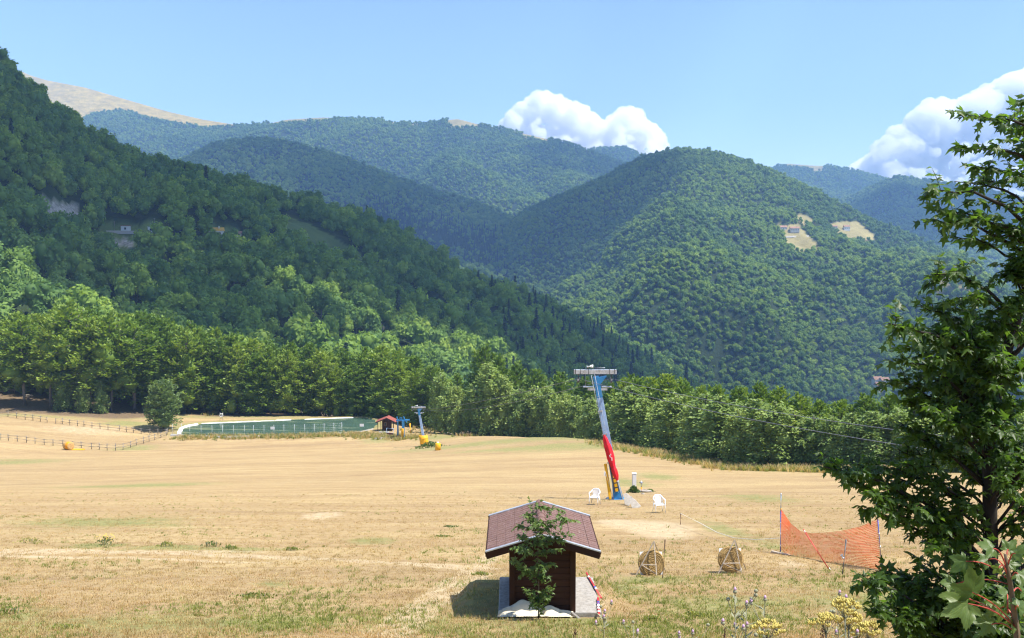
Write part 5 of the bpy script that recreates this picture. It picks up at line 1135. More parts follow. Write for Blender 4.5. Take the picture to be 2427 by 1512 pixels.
weed(1018, 1061, 2.2, 1.1, 700, M['weed'], 'green weeds between the yellow pylon pad and yellow stump', 3, .30)
# yellow pads of the far pylon
q = py2; o = thing('crash_pad', 'big yellow crash pad wrapped round the far pylon foot', 'crash pad', pb2); axv = t2.normalized()
m = MB(); vs = []; fs = []
for z_, r in ((.15, .78), (1.0, .80), (2.0, .82), (2.05, .60)):
    for k in range(12): a = 2 * math.pi * k / 12 + .26; vs.append(axv * z_ + Vector((r * math.cos(a) * 1.0, r * math.sin(a) * .8, .12 * math.sin(a * 3) if z_ < .3 else 0)))
for i in range(3):
    for k in range(12): fs.append((i * 12 + k, i * 12 + (k + 1) % 12, (i + 1) * 12 + (k + 1) % 12, (i + 1) * 12 + k))
m.add(vs, fs); m.build('pad', M['yellow'], o, True)
for z_ in (.55, 1.5): 
    s_ = MB(); s_.tube([axv * z_ + Vector((.825 * math.cos(a), .665 * math.sin(a), 0)) for a in np.linspace(0, 2 * math.pi, 17)], .03, 5); s_.build('strap', M['orange_pad'], o)
p = hit(1038, 1067); o = thing('padded_stump', 'short post wrapped in a yellow pad right of the far pylon', 'crash pad', p); MB().lathe([(.44, 0), (.45, .6), (.43, 1.12), (.30, 1.18)], 12).build('pad', M['yellow'], o, True); MB().tube([(0, 0, .5), (0, 0, 1.36)], .14, 8).build('post', M['white_paint'], o, True)

# ------------------------------------------------------------------ lift station and hut by the pond
z9 = Z(900, 980, 9.45)
p = hit(*z9(620, 915)); o = thing('pond_hut', 'little brown cabin with red gable roof at the end of the pond', 'hut', p); sc = p.y / F / K / 9.45
def W9(x, y): return ((x - 620) * sc, (915 - y) * sc)
wx0, _ = W9(522, 0); wx1, _ = W9(724, 0); hw_ = (wx1 - wx0) / 2; wc = (wx0 + wx1) / 2; ezl = W9(0, 690)[1]; apz = W9(0, 585)[1]; rx0 = W9(382, 0)[0]; rx1 = W9(862, 0)[0]
MB().box((wc, 1.0, ezl * .52), (hw_ * 2, 2.0, ezl * 1.04)).build('wall', M['hut_wood'], o)
MB().box((W9(600, 0)[0], -.03, 1.0), (.92, .06, 1.95)).build('door', M['hut_trim'], o); MB().box((W9(600, 0)[0], -.07, 1.4), (.55, .03, .8)).build('door_window', M['post_wood'], o); MB().box((W9(600, 0)[0], -.09, 1.4), (.40, .02, .62)).build('window_pane', M['glass'], o)
rc = W9(650, 0)[0]
for s, xe in ((-1, rx0), (1, rx1)):
    MB().prism([(rc, -1.1, apz), (xe, -1.1, ezl), (xe, -1.1, ezl - .12), (rc, -1.1, apz - .14)], (0, 0, 0), (0, 3.5, 0)).build('roof_slope', M['red_roof'], o); MB().prism([(rc, -1.12, apz + .02), (xe, -1.12, ezl + .02), (xe, -1.12, ezl - .2), (rc, -1.12, apz - .2)], (0, -.05, 0), (0, 0, 0)).build('barge_board', M['hut_trim'], o)
MB().prism([(wc - hw_, -.01, ezl), (wc + hw_, -.01, ezl), (rc, -.01, apz - .2)], (0, 0, 0), (0, .06, 0)).build('gable_board', M['hut_trim'], o)
for x in (432, 476, 770, 805): MB().box((W9(x, 0)[0], -.8 if x in (432, 805) else 1.2, ezl * .48), (.11, .11, ezl * .98)).build('porch_post', M['hut_trim'], o)
p = hit(*z9(560, 955)); tag(MB().box((0, 0, .0), (2.2, 1.6, .24)).build('concrete_step', M['concrete'], None, False, p), 'pale concrete step before the pond cabin door', 'step')
p = hit(*z9(710, 1058)); o = thing('blue_railing', 'blue steel railing with brown boards before the pond cabin', 'railing', p); 
for x in (-.66, .66): MB().tube([(x, 0, -.1), (x, 0, 1.75)], .045, 7).build('post', M['pale_blue'], o, True)
MB().tube([(-.66, 0, 1.75), (.66, 0, 1.62)], .045, 7).build('rail', M['pale_blue'], o, True); MB().tube([(-.66, 0, .85), (.66, 0, .78)], .04, 7).build('rail', M['pale_blue'], o, True); MB().box((0, .05, .42), (1.25, .05, .72)).build('board', M['red_roof'], o)
p = hit(*z9(1012, 1105)); o = thing('lift_station', 'blue lift drive station with a yellow padded post', 'lift station', p); S = lambda x, y, d=0: Vector(((x - 1012) * sc, d, (1105 - y) * sc))
MB().beam(S(1022, 1105), S(1022, 690), .48, .40, (0, 1, 0)).build('mast', M['blue'], o); MB().beam(S(882, 1060, 1.6), S(882, 700, 1.6), .28, .28, (0, 1, 0)).build('rear_mast', M['blue'], o); MB().lathe([(.30, 0), (.31, 1.9), (.24, 2.05)], 12, None, S(1012, 1100)).build('pad', M['yellow'], o, True)
MB().beam(S(860, 690, .1), S(1165, 680, .1), .30, .26).build('head_beam', M['blue'], o); MB().beam(S(880, 720, .7), S(1120, 700, .7), .25, .3).build('head_beam', M['pale_blue'], o)
for a, b in (((880, 605), (905, 680)), ((1030, 600), (1065, 690)), ((965, 625), (995, 690)), ((940, 640), (1000, 640)), ((1075, 690), (1105, 735))): MB().beam(S(*a), S(*b), .18, .18, (0, 1, 0)).build('head_strut', M['blue'], o)
MB().lathe([(.1, -.08), (.9, -.08), (.95, 0), (.9, .08), (.1, .08)], 20, (0, 0, 1), S(1000, 715, .9)).build('bull_wheel', M['steel_dark'], o, True); MB().box(S(950, 708, .5), (.5, .5, .25)).build('motor', M['red'], o, bevel=.03)
p = hit(*z9(1210, 1022)); o = thing('leaning_padded_post', 'leaning orange padded post right of the lift station', 'post', p); tp = Vector(((1178 - 1210) * sc, .2, (1022 - 752) * sc)); MB().tube([(0, 0, -.1), tp], [.16, .19], 10).build('pad', M['orange_pad'], o, True); MB().tube([tp, tp + Vector((-.02, 0, .12))], .06, 8).build('cap', M['steel_dark'], o, True)
for i, (x, y, sx, sy, lab) in enumerate([(425, 1105, 1.4, .9, 'pale concrete slab in the grass left of the blue railing'), (600, 1085, 1.8, .7, 'long pale concrete slab at the foot of the blue railing')]):
    p = hit(*z9(x, y)); tag(MB().box((0, 0, .06), (sx, sy, .2)).build('concrete_slab', M['concrete'], None, False, p, bevel=.02), lab, 'slab')
# netting between the lift station and the leaning post
def netfence(name, pts, h, label, post_mat, nw, post_r=.04, mesh=0.0, group=None):
    o = thing(name, label, 'fence', pts[0], 0, group); b = pts[0]; pm = MB().tube([(0, 0, -.2), (0, 0, h)], post_r, 7).mesh('post', post_mat, True)
    for p in pts: inst('post', pm, o, p - b)
    for p, q in zip(pts, pts[1:]):
        m = MB()
        for k in range(nw): z_ = h * (k + .6) / (nw + .1); m.tube([p - b + Vector((0, 0, z_)), q - b + Vector((0, 0, z_))], .006, 4, False)
        if mesh:
            k = max(2, int((q - p).length / mesh))
            for j in range(k): c = p.lerp(q, (j + .5) / k) - b; m.tube([c + Vector((0, 0, .05)), c + Vector((0, 0, h))], .005, 3, False)
        m.build('wire_mesh', M['galv'], o)
    return o
z4 = Z(0, 600, 2.749)
pts = [hit(z4(x, 0)[0], np.interp(x, [1247, 1383, 1742, 2160, 2350], [1030, 1034.5, 1034, 1031, 1027])) for x in (1185, 1247, 1305, 1383, 1458, 1530, 1604, 1680, 1742, 1815, 1883, 1952, 2023, 2095, 2160, 2228, 2295, 2350)]
netfence('wire_fence', pts, 2.3, 'wire fence on thin grey posts along the near side of the pond', M['galv'], 6, .045, .5)
pts = [hit(975 + 0, 1011), hit(1013, 1014), hit(1036, 1014), hit(1064, 1018), hit(1095, 1023), hit(1130, 1026), hit(1165, 1027)]
netfence('wire_fence', pts, 2.1, 'wire fence on wooden posts at the birch edge behind the far pylon', M['fence_wood'], 5, .09, .6)
for (u, v, lab) in ((646.6, 1014, 'small white notice on the pond fence near the middle'), (858, 1007, 'small white notice on the pond fence by the cabin')):
    q = hit(u, 1032); o = MB().box((0, -.12, (1032 - v) / F * q.y), (.85, .03, .55)).build('notice', M['white_plastic'], None, False, q); tag(o, lab, 'sign', 'white notices on the pond fence')
# white lifebuoy stand on the far bank
q = Vector(at_z(525, 990, POND_Z + .5)); q.z = gz1(q.x, q.y); o = thing('lifebuoy_stand', 'white crossed lifebuoy stand on the far bank of the pond', 'stand', q)
for a, b in (((-.45, 0, 0), (.35, 0, 1.7)), ((.45, 0, 0), (-.35, 0, 1.7)), ((0, .5, 0), (0, 0, 1.3))): MB().tube([a, b], .05, 6).build('strut', M['white_paint'], o, True)
s_ = MB(); s_.tube([(.36 * math.cos(a), -.1, 1.15 + .36 * math.sin(a)) for a in np.linspace(0, 2 * math.pi, 17)], .08, 7, False); s_.build('ring', M['white_paint'], o, True)

# ------------------------------------------------------------------ rail paddock, bale, tables
zf = Z(0, 940, 5.276)
def rail_fence(pp_, label, h=1.15):
    pts = [hit(*zf(x, y)) for x, y in pp_]; b = pts[0]; o = thing('rail_fence', label, 'fence', b, 0, 'rail fences of the paddock'); rr = random.Random(2)
    pm = MB().tube([(0, 0, -.2), (0, 0, h + .1)], .075, 7).mesh('post', M['fence_wood'], True)
    for p in pts: q = inst('post', pm, o, p - b, (rr.uniform(-.05, .05), rr.uniform(-.05, .05), 0), (1, 1, rr.uniform(.94, 1.12)))
    for p, q in zip(pts, pts[1:]):
        for k in (h * .95, h * .48): MB().tube([p - b + Vector((0, -.09, k + rr.uniform(-.05, .05))), q - b + Vector((0, -.09, k + rr.uniform(-.05, .05)))], .05, 6).build('rail', M['fence_wood'], o, True)
rail_fence([(-110, 560), (105, 535), (220, 555), (333, 575), (435, 585), (532, 600), (622, 612)], 'rail fence on the far side of the paddock left of its gap')
rail_fence([(735, 627), (822, 632), (922, 650), (1022, 660), (1108, 670), (1213, 685), (1320, 697), (1425, 708), (1573, 725), (1668, 738), (1762, 750), (1862, 762), (1978, 778), (2083, 780), (2205, 778)], 'long rail fence on the far side of the paddock towards the pond')
rail_fence([(-120, 835), (0, 845), (110, 852), (228, 863), (350, 880), (462, 893), (584, 908), (700, 918), (828, 925), (955, 940), (1073, 950), (1208, 965), (1310, 970), (1413, 983), (1523, 985), (1623, 975), (1722, 945), (1798, 915), (1893, 890), (1967, 865), (2042, 845), (2122, 815), (2195, 785)], 'dark rail fence on the near side of the paddock behind the bale')
p = hit(*zf(905, 970)); o = thing('hay_bale', 'round orange-wrapped hay bale lying before the paddock fence', 'hay bale', p, math.radians(-28)); m = MB(); m.lathe([(.45, -.72), (.72, -.72), (.76, -.66), (.77, 0), (.76, .66), (.72, .72), (.45, .72)], 26, (1, 0, 0), (0, 0, .74)); m.build('bale', M['hay'], o, True)
for r in (.2, .36, .52, .66): s_ = MB(); s_.tube([(-.735, r * math.cos(a), .74 + r * math.sin(a)) for a in np.linspace(0, 2 * math.pi, 21)], .025, 4, False); s_.build('straw_ring', M['straw'], o, True)
s_ = MB(); s_.lathe([(.775, -.1), (.782, -.08), (.782, .62), (.775, .64)], 26, (1, 0, 0), (0, 0, .74)); s_.build('wrap', M['orange_pad'], o, True)
p = hit(*zf(1005, 975)); V = []; q = MB(); q.add([(-1.4, -.35, .12), (1.4, -.2, .10), (1.5, .5, .14), (-1.1, .45, .16), (-1.4, -.35, .02), (1.4, -.2, .02), (1.5, .5, .02), (-1.1, .45, .02)], [(0, 1, 2, 3), (7, 6, 5, 4), (0, 4, 5, 1), (1, 5, 6, 2), (2, 6, 7, 3), (3, 7, 4, 0)]); tag(q.build('yellow_sheet', M['yellow'], None, False, p), 'bright yellow sheet lying beside the hay bale', 'sheet')
def picnic(u, v, rz, lab):
    p = hit(u, v); o = thing('picnic_table', lab, 'picnic table', p, rz, 'picnic tables under the beeches')
    for k in range(4): MB().box((0, -.3 + k * .2, .75), (1.9, .17, .05)).build('top_plank', M['pale_wood'], o)
    for s in (-1, 1):
        MB().box((0, s * .68, .45), (1.9, .26, .05)).build('bench', M['pale_wood'], o)
        for e in (-1, 1): MB().beam((s * .7, e * .65, 0), (s * .7, e * .22, .74), .08, .09).build('leg', M['fence_wood'], o)
        MB().beam((s * .7, -.72, .40), (s * .7, .72, .40), .07, .09).build('crossbar', M['fence_wood'], o)
picnic(30, 930, .1, 'pale picnic table in shade left of the bare beech stem'); picnic(66, 943, -.1, 'pale picnic table right behind the bare beech stem'); picnic(4, 931, .2, 'pale picnic table at the far left edge under trees')

# ------------------------------------------------------------------ archery targets, net, rope
def target(apex, feet, disc, rx, rz_, seed, lab):
    f0 = hit(*feet[0]); f1 = hit(*feet[1]); d = (f0.y + f1.y) / 2; base = (f0 + f1) / 2; o = thing('archery_target', lab, 'archery target', base, 0, 'round straw archery targets')
    ap = Vector(P(*apex, d + .18)); f2 = Vector(P(*feet[2], d + .55)); f2.z = gz1(f2.x, f2.y)
    for f in (f0, f1, f2): MB().beam(ap - base, f - base + Vector((0, 0, -.03)), .024, .020, (0, -1, 0)).build('leg', M['pale_wood'], o)
    for a, b, tt in ((f0, f1, .32), ): MB().beam(f0.lerp(ap, tt) - base + Vector((0, -.025, 0)), f1.lerp(ap, tt) - base + Vector((0, -.025, 0)), .022, .018).build('crossbar', M['pale_wood'], o)
    MB().beam(f0.lerp(ap, .30) - base + Vector((0, .04, 0)), f1 - base + Vector((0, .04, .03)), .02, .015).build('brace', M['pale_wood'], o)
    c = Vector(P(*disc, d + .20)); r = rx * .92 / F * d; ax = Vector((0, -1, .28)).normalized()
    m = MB(); m.lathe([(r * .2, -.035), (r * .97, -.035), (r, -.02), (r, .02), (r * .97, .035), (r * .2, .035)], 28, ax, c - base); m.build('straw_boss', M['straw'], o, True)
    x, y, _ = frame_of(ax)
    for k in range(1, 9):
        q = r * k / 9; s_ = MB(); s_.tube([c - base + ax * .036 + (x * math.cos(a) + y * math.sin(a)) * (q + .012 * math.sin(5 * a + k)) for a in np.linspace(0, 2 * math.pi, 25)], r * .035, 5, False); s_.build('straw_coil', M['straw'], o, True)
    MB().box(c - base - ax * .05, (r * 1.66, r * 1.66, .01), Matrix((x, y, ax)).transposed()).build('target_face', M['white_plastic'], o)
t7 = lambda x, y: z7(x, y)
target(t7(1818, 690), (t7(1660, 978), t7(1842, 985), t7(1922, 985)), t7(1796, 876), 35.5, 0, 1, 'straw archery target on a tripod beside the rusty stake')
t8 = lambda x, y: z8(x, y)
target(t8(386, 705), (t8(264, 945), t8(437, 942), t8(468, 942)), t8(358, 842), 34.5, 0, 2, 'straw archery target on a tripod nearer the orange net')
def stake(a, b, r, mat, lab, name='stake'):
    f = hit(*b); t_ = Vector(P(*a, f.y + .02)); o = thing(name, lab, 'stake', f); MB().tube([(0, 0, -.15), t_ - f], r, 7).build('shaft', mat, o, True); return o, f, t_
o, f, t_ = stake(z7(1912, 676), z7(1888, 1003), .016, M['rust'], 'thin rusty iron stake standing before the left archery target')
o, f, t_ = stake(z8(1172, 702), z8(1143, 946), .022, M['steel_dark'], 'dark steel stake standing in front of the orange net'); MB().tube([(0.02, 0, .42), (-.02, .01, .50)], .04, 6).build('tie', M['galv'], o)
o, fS, tS = stake((1613.5, 1217), (1612, 1243), .028, M['post_wood'], 'short wooden stake holding the white rope')
fl = hit(*z8(708, 795)); fr_ = hit(*z8(1428, 915)); poles = []
for f, tp, lab in ((fl, z8(713, 375), 'upright blue slalom pole at the left end of the orange net'), (fr_, z8(1380, 410), 'tilted blue slalom pole at the right end of the orange net')):
    t_ = Vector(P(*tp, f.y + .05)); o = thing('slalom_pole', lab, 'pole', f, 0, 'blue slalom poles of the net'); m = t_ - f
    MB().tube([(0, 0, -.1), m * .70], .020, 8).build('shaft', M['pole_blue'], o, True); MB().tube([m * .70, m], .020, 8).build('upper_shaft', M['pale_blue'], o, True)
    for t, mt in ((.0, M['yellow']), (.73, M['yellow']), (.985, M['white_plastic']), (.12, M['white_plastic']), (.32, M['white_plastic']), (.5, M['white_plastic'])): MB().tube([m * max(0, t - .012), m * (t + .015)], .027, 8).build('band', mt, o, True)
    poles.append((f, t_))
tope = [(713, 490), (780, 590), (850, 645), (930, 660), (1040, 655), (1150, 640), (1280, 610), (1390, 560)]; bote = [(708, 770), (780, 830), (900, 885), (1050, 915), (1200, 935), (1320, 925), (1425, 900)]
xl, xr = 713, 1425; NC, NR = 110, 27; G = np.zeros((NC, NR, 3))
for i in range(NC):
    s = i / (NC - 1); xt = 713 + s * (1390 - 713); xb = 708 + s * (1425 - 708); ut, vt = z8(xt, np.interp(xt, [p[0] for p in tope], [p[1] for p in tope])); ub, vb = z8(xb, np.interp(xb, [p[0] for p in bote], [p[1] for p in bote]))
    d = fl.y + (fr_.y - fl.y) * s; a = Vector(P(ub, vb, d - .5 * math.sin(math.pi * s))); a.z = max(a.z, gz1(a.x, a.y) + .015); b = Vector(P(ut, vt, d + .02)); 
    for j in range(NR):
        t = j / (NR - 1); q = a.lerp(b, t); q.y += .10 * math.sin(math.pi * t) * math.sin(math.pi * s) * math.sin(9 * s) ; G[i, j] = (q.x, q.y, q.z)
def ribbons(G, w, rows=True):
    V = []; Fc = []; H = G if rows else G.transpose(1, 0, 2)
    nl, ns = H.shape[1], H.shape[0]
    for j in range(nl):
        b = len(V)
        for i in range(ns):
            p = H[i, j]; t = H[min(i + 1, ns - 1), j] - H[max(i - 1, 0), j]; n_ = np.cross(t, np.array([0, 1.0, .2])); n_ /= np.linalg.norm(n_) + 1e-9; V += [p - n_ * w / 2, p + n_ * w / 2]
        Fc += [(b + 2 * i, b + 2 * i + 2, b + 2 * i + 3, b + 2 * i + 1) for i in range(ns - 1)]
    return V, Fc
net = thing('safety_net', 'sagging orange plastic mesh net strung between two blue poles', 'net', fl)
for rows, w, nm in ((True, .014, 'lengthwise_strands'), (False, .007, 'upright_strands')):
    V, Fc = ribbons(G, w, rows); me = mesh_np(nm, np.array(V) - np.array(fl), np.array(Fc), M['net']); inst(nm, me, net)
f = hit(*z8(1065, 920)); t_ = Vector(P(*z8(870, 630), f.y + .3)); o = thing('slalom_pole', 'slanting red slalom pole woven through the orange net', 'pole', f); MB().tube([(0, 0, -.05), t_ - f], .017, 8).build('shaft', M['red'], o, True); MB().tube([(t_ - f) * .93, (t_ - f) * .97], .022, 8).build('band', M['white_plastic'], o, True); MB().tube([(t_ - f) * .02, (t_ - f) * .06], .022, 8).build('band', M['white_plastic'], o, True)
rp = [tS, Vector(P(1660, 1240, (tS.y * .7 + fl.y * .3))), Vector(P(1700, 1262, tS.y * .45 + fl.y * .55)), Vector(P(1739, 1274.5, tS.y * .25 + fl.y * .75)), Vector(P(1790, 1279, tS.y * .1 + fl.y * .9)), Vector(P(1848, 1275, fl.y))]
tag(MB().tube([p - tS for p in rp], .010, 6).build('rope', M['rope'], None, True, tS), 'slack white rope from the short stake to the net pole', 'rope')
q = hit(1846, 1312); rk = MB().beam((-.2, .1, .02), (.25, -.3, .02), .09, .08).build('timber_offcut', M['pale_wood'], None, False, q); tag(rk, 'pale timber lying at the foot of the left net pole', 'timber')

# ------------------------------------------------------------------ buildings far off
def house(hill, u, v, w, d, h, roof, mat, rmat, lab, rz=0, flat=False, wins=2, chim=False):
    p = hill.at(u, v); p.z -= .3; o = thing('house', lab, 'building', p, rz)
    MB().box((0, 0, h / 2 - .6), (w, d, h + 1.2)).build('wall', mat, o)
    if flat: MB().box((0, 0, h + .12), (w + .5, d + .5, .22)).build('roof', rmat, o)
    else:
        m = MB(); m.prism([(-w / 2 - .5, -d / 2 - .5, h - .1), (-w / 2 - .5, d / 2 + .5, h - .1), (-w / 2 - .5, 0, h + roof)], (0, 0, 0), (w + 1, 0, 0)); rf = m.build('roof', rmat, o)
        if chim: MB().box((w * .25, -d * .15, h + roof), (.7, .7, 1.4)).build('chimney', mat, rf)
    wm = MB().box((0, 0, 0), (1.0, .1, 1.2)).mesh('window', M['glass'])
    for k in range(wins): inst('window', wm, o, (-w / 2 + w * (k + .5) / wins, -d / 2 - .02, h * .55))
    return o
house(hillA, 300, 548, 4.6, 3, 3.2, .5, M['grey_box'], M['red_roof'], 'pale grey shed with red roof edge on the hillside terrace', .1, True, 1); house(hillA, 364, 550, 6.5, 3, 3.0, 1, M['white_paint'], M['galv'], 'long pale shed at the right end of the hillside terrace', 0, True, 2)
house(hillA, 514, 560, 9.5, 6, 3.6, 2.0, M['plaster'], M['ochre_roof'], 'house with an ochre yellow roof among the hillside trees', .15, False, 3, True); house(hillA, 563, 560, 4, 4, 2.0, 1.4, M['plaster'], M['terracotta'], 'tiny house with a reddish roof right of the ochre one', 0)
a = hillA.at(254, 551); b = hillA.at(392, 552); m = MB(); m.beam(Vector((0, 0, .2)), b - a + Vector((0, 0, .2)), .6, 1.8); tag(m.build('retaining_wall', M['concrete'], None, False, a), 'long pale retaining wall of the hillside terrace', 'wall')
for u, h_, lab in ((275, 6.0, 'left utility pole on the hillside terrace'), (365, 7.8, 'tall middle utility pole on the hillside terrace'), (399, 6.0, 'right utility pole at the end of the hillside terrace'), (895, 9.0, 'lone utility pole standing in the wood farther right')):
    q = hillA.at(u, 548 if u < 500 else 650); q.z -= .5; o = thing('utility_pole', lab, 'utility pole', q, 0, 'utility poles on the left hillside'); MB().tube([(0, 0, 0), (0, 0, h_)], [.16, .11], 7).build('shaft', M['fence_wood'], o, True); MB().box((0, 0, h_ - .4), (1.2, .1, .1)).build('crossarm', M['fence_wood'], o)
house(hillB, 1853, 545, 13, 9, 5, 3, M['plaster'], M['terracotta'], 'left farmhouse with terracotta roof above the white wall', .1, False, 3, True); house(hillB, 1880, 549, 15, 10, 6, 3, M['plaster'], M['terracotta'], 'right farmhouse with terracotta roof above the white wall', -.1, False, 4, True)
house(hillB, 2009, 545, 11, 8, 6.5, 3, M['white_paint'], M['terracotta'], 'white house by the upper meadow of the middle mountain', 0, False, 3, True); house(hillB, 1978, 540, 9, 6, 3.2, 2, M['plaster'], M['terracotta'], 'small tan house left of the white one', 0, False, 2)
a = hillB.at(1858, 563); b = hillB.at(1914, 561); m = MB(); m.beam(Vector((0, 0, 1.2)), b - a + Vector((0, 0, 1.2)), 1.2, 2.6); tag(m.build('white_wall', M['plaster'], None, False, a), 'long white wall along the top of the hillside meadow', 'wall')
for u, v, lab in ((2080, 912, 'left red-roofed house low in the valley trees'), (2100, 914, 'right red-roofed house low in the valley trees'), (2088, 926, 'lowest red-roofed house in the valley trees')): 
    o = house(hillB, u, v, 9, 7, 6.5, 3, M['plaster'], M['terracotta'], lab, .2, False, 3)

# ------------------------------------------------------------------ meadow plants
def field_z(pts): return gz(pts[:, 0], pts[:, 1])
rng = np.random.default_rng(77)
def tuft(seed, n, h, spread, w, mat):
    r = np.random.default_rng(seed); V = []; Fc = []
    for k in range(n):
        a = r.uniform(0, 6.28); b = np.array([math.cos(a), math.sin(a), 0]) * spread * r.random(); l = h * r.uniform(.5, 1.2); d = np.array([math.cos(a), math.sin(a), 0]) * l * r.uniform(.15, .9); s = np.array([-math.sin(a), math.cos(a), 0]) * w
        i = len(V); V += [b - s, b + s, b + d * .45 + np.array([0, 0, l * .7]) + s * .6, b + d * .45 + np.array([0, 0, l * .7]) - s * .6, b + d + np.array([0, 0, l])]; Fc += [(i, i + 1, i + 2), (i, i + 2, i + 3), (i + 3, i + 2, i + 4)]
    return mesh_np('tuft', np.array(V), np.array(Fc), mat, False, {'var': np.repeat(r.random(n), 5)})
dry = [tuft(i, 12, .042, .12, .0045, M[m_]) for i, m_ in enumerate(('grass_dry', 'grass_tan', 'grass_brown'))]; grn = [tuft(10 + i, 12, .055, .10, .005, M['grass_green']) for i in range(2)]; TUFT = proto_coll('grass_kinds', dry + grn)
n = 72000; dd = 13.5 + 62 * rng.random(n) ** 2.0 * rng.random(n) ** .5; uu = rng.uniform(-560, 2990, n); X = (uu - CU) / F * dd; Y = dd
gp = np.clip(fbm(X / 2.2, Y / 2.0, 4, 41) * 1.6 + np.where(Y < 25, .20, -.2) + .25 * (np.abs(X - 1.2) < 3.2) * (Y < 22), 0, 1); isg = rng.random(n) < gp
kv = fbm(X / 2.6, Y / 1.8, 4, 52) + rng.normal(0, .16, n); kind_ = np.where(kv > .10, 1, np.where(kv < -.22, 2, 0)); clear = (X > sx0 - .02) & (X < sx1 + .02) & (Y > 18.68) & (Y < 21.6); sandp = hit(1560, 1252); clear |= (((X - sandp.x) / 3.2) ** 2 + ((Y - sandp.y) / 4.5) ** 2 < 1) & (rng.random(n) < .9)
k = ~clear; pts = np.stack([X, Y, gz(X, Y) - .005], 1)[k]; isg = isg[k]; s = rng.uniform(.6, 1.5, k.sum()) * np.where(isg, 1.05, 1.0)
instancer('grass', pts, np.stack([s, s, s * rng.uniform(.5, 1.2, len(s))], 1), rng.uniform(0, 6.28, len(s)), np.where(isg, 3 + rng.integers(0, 2, len(s)), kind_[k]), TUFT, 'short dry and green grass tufts over the near slope', tilt=rng.normal(0, .2, (len(s), 2)))
# taller rough grass along the pond bank and wood edge
tall_d = [tuft(30 + i, 16, .55, .30, .02, M['grass_dry']) for i in range(2)]; tall_g = [tuft(40 + i, 16, .5, .30, .025, M['grass_green']) for i in range(2)]; TALL = proto_coll('rough_grass_kinds', tall_d + tall_g); L = []
for (u0_, v0_), (u1_, v1_), nn, ww in (((425, 1037), (890, 1029), 1300, 1.2), ((850, 1035), (985, 1038), 500, 1.6), ((985, 1030), (1110, 1030), 500, 2.5), ((1110, 1034), (1430, 1044), 900, 2.0), ((1430, 1050), (1700, 1104), 900, 1.6), ((1700, 1108), (2150, 1122), 1100, 1.2), ((480, 985), (880, 982), 500, 1.2)):
    a = hit(u0_, v0_); b = hit(u1_, v1_)
    t = rng.random(nn); q = np.array([a + (b - a) * x for x in t]); q[:, :2] += rng.normal(0, ww, (nn, 2)); L.append(q)
q = np.concatenate(L); ok = ~inpoly(q[:, 0], q[:, 1], POND); q = q[ok]; q[:, 2] = field_z(q) - .03; s = rng.uniform(.6, 1.5, len(q)); instancer('rough_grass', q, np.stack([s, s, s], 1), rng.uniform(0, 6.28, len(q)), rng.integers(0, 4, len(q)), TALL, 'tall rough grass along the pond bank and wood edge')
# flowering plants close to the camera
def thistle(u, v, d, seed, lab):
    r = random.Random(seed); tp = Vector(P(u, v, d)); b = Vector((tp.x + r.uniform(-.05, .05), d, 0)); b.z = gz1(b.x, d) - .02; o = thing('thistle', lab, 'thistle', b, 0, 'thistles along the lower edge'); t_ = tp - b
    st = MB(); mid = t_ * .62; st.tube([(0, 0, 0), t_ * .35 + Vector((.02, 0, 0)), mid, t_], [.006, .0055, .0045, .003], 5); heads = [t_]
    for k in range(r.randint(4, 7)):
        a = (t_ * r.uniform(.62, .92)); e = a + Vector((r.uniform(-.14, .14), r.uniform(-.08, .08), r.uniform(.06, .20))); st.tube([a, (a + e) / 2 + Vector((0, 0, -.01)), e], [.003, .0026, .002], 4); heads.append(e)
    st.build('stem', M['stalk'], o, True); lf = MB()
    for k in range(26):
        a = t_ * r.uniform(.45, .98); g = r.uniform(0, 6.28); dd_ = Vector((math.cos(g), math.sin(g), .5)) * r.uniform(.04, .09); sd_ = Vector((-math.sin(g), math.cos(g), 0)) * .010; lf.add([a, a + dd_ * .5 + sd_, a + dd_, a + dd_ * .5 - sd_], [(0, 1, 2, 3)])
    lf.build('leaves', M['stalk'], o)
    for i, e in enumerate(heads):
        MB().lathe([(.004, 0), (.013, .008), (.014, .018), (.008, .026)], 8, None, e).build('flower_base', M['stalk'], o, True)
        if r.random() < .75: MB().lathe([(.008, .024), (.011, .033), (.009, .038), (.003, .048)], 9, None, e).build('flower_head', M['thistle'], o, True)
for i, (x, y, lab) in enumerate([(388, 1085, 'tall pink thistle standing left of the yellow umbels'), (600, 1140, 'branching grey thistle with closed heads near the yellow umbels'), (1112, 1130, 'pink thistle standing over the yellow umbels'), (1200, 1185, 'short pink thistle right of the yellow umbels'), (470, 1175, 'short pink thistle leaning right of the tall one'), (90, 1378, 'low pink thistle at the lower edge below the archery targets')]):
    u, v = z8(x, y); thistle(u, v, 6.6 + .5 * (i % 3), i, lab)
for i, (x, y, lab) in enumerate([(1640, 1390, 'dark thistle at the lower edge below the red poles'), (1400, 1310, 'thin dark thistle right below the hut pad')]):
    u, v = z7(x, y); thistle(u, v, 8.5, 20 + i, lab)
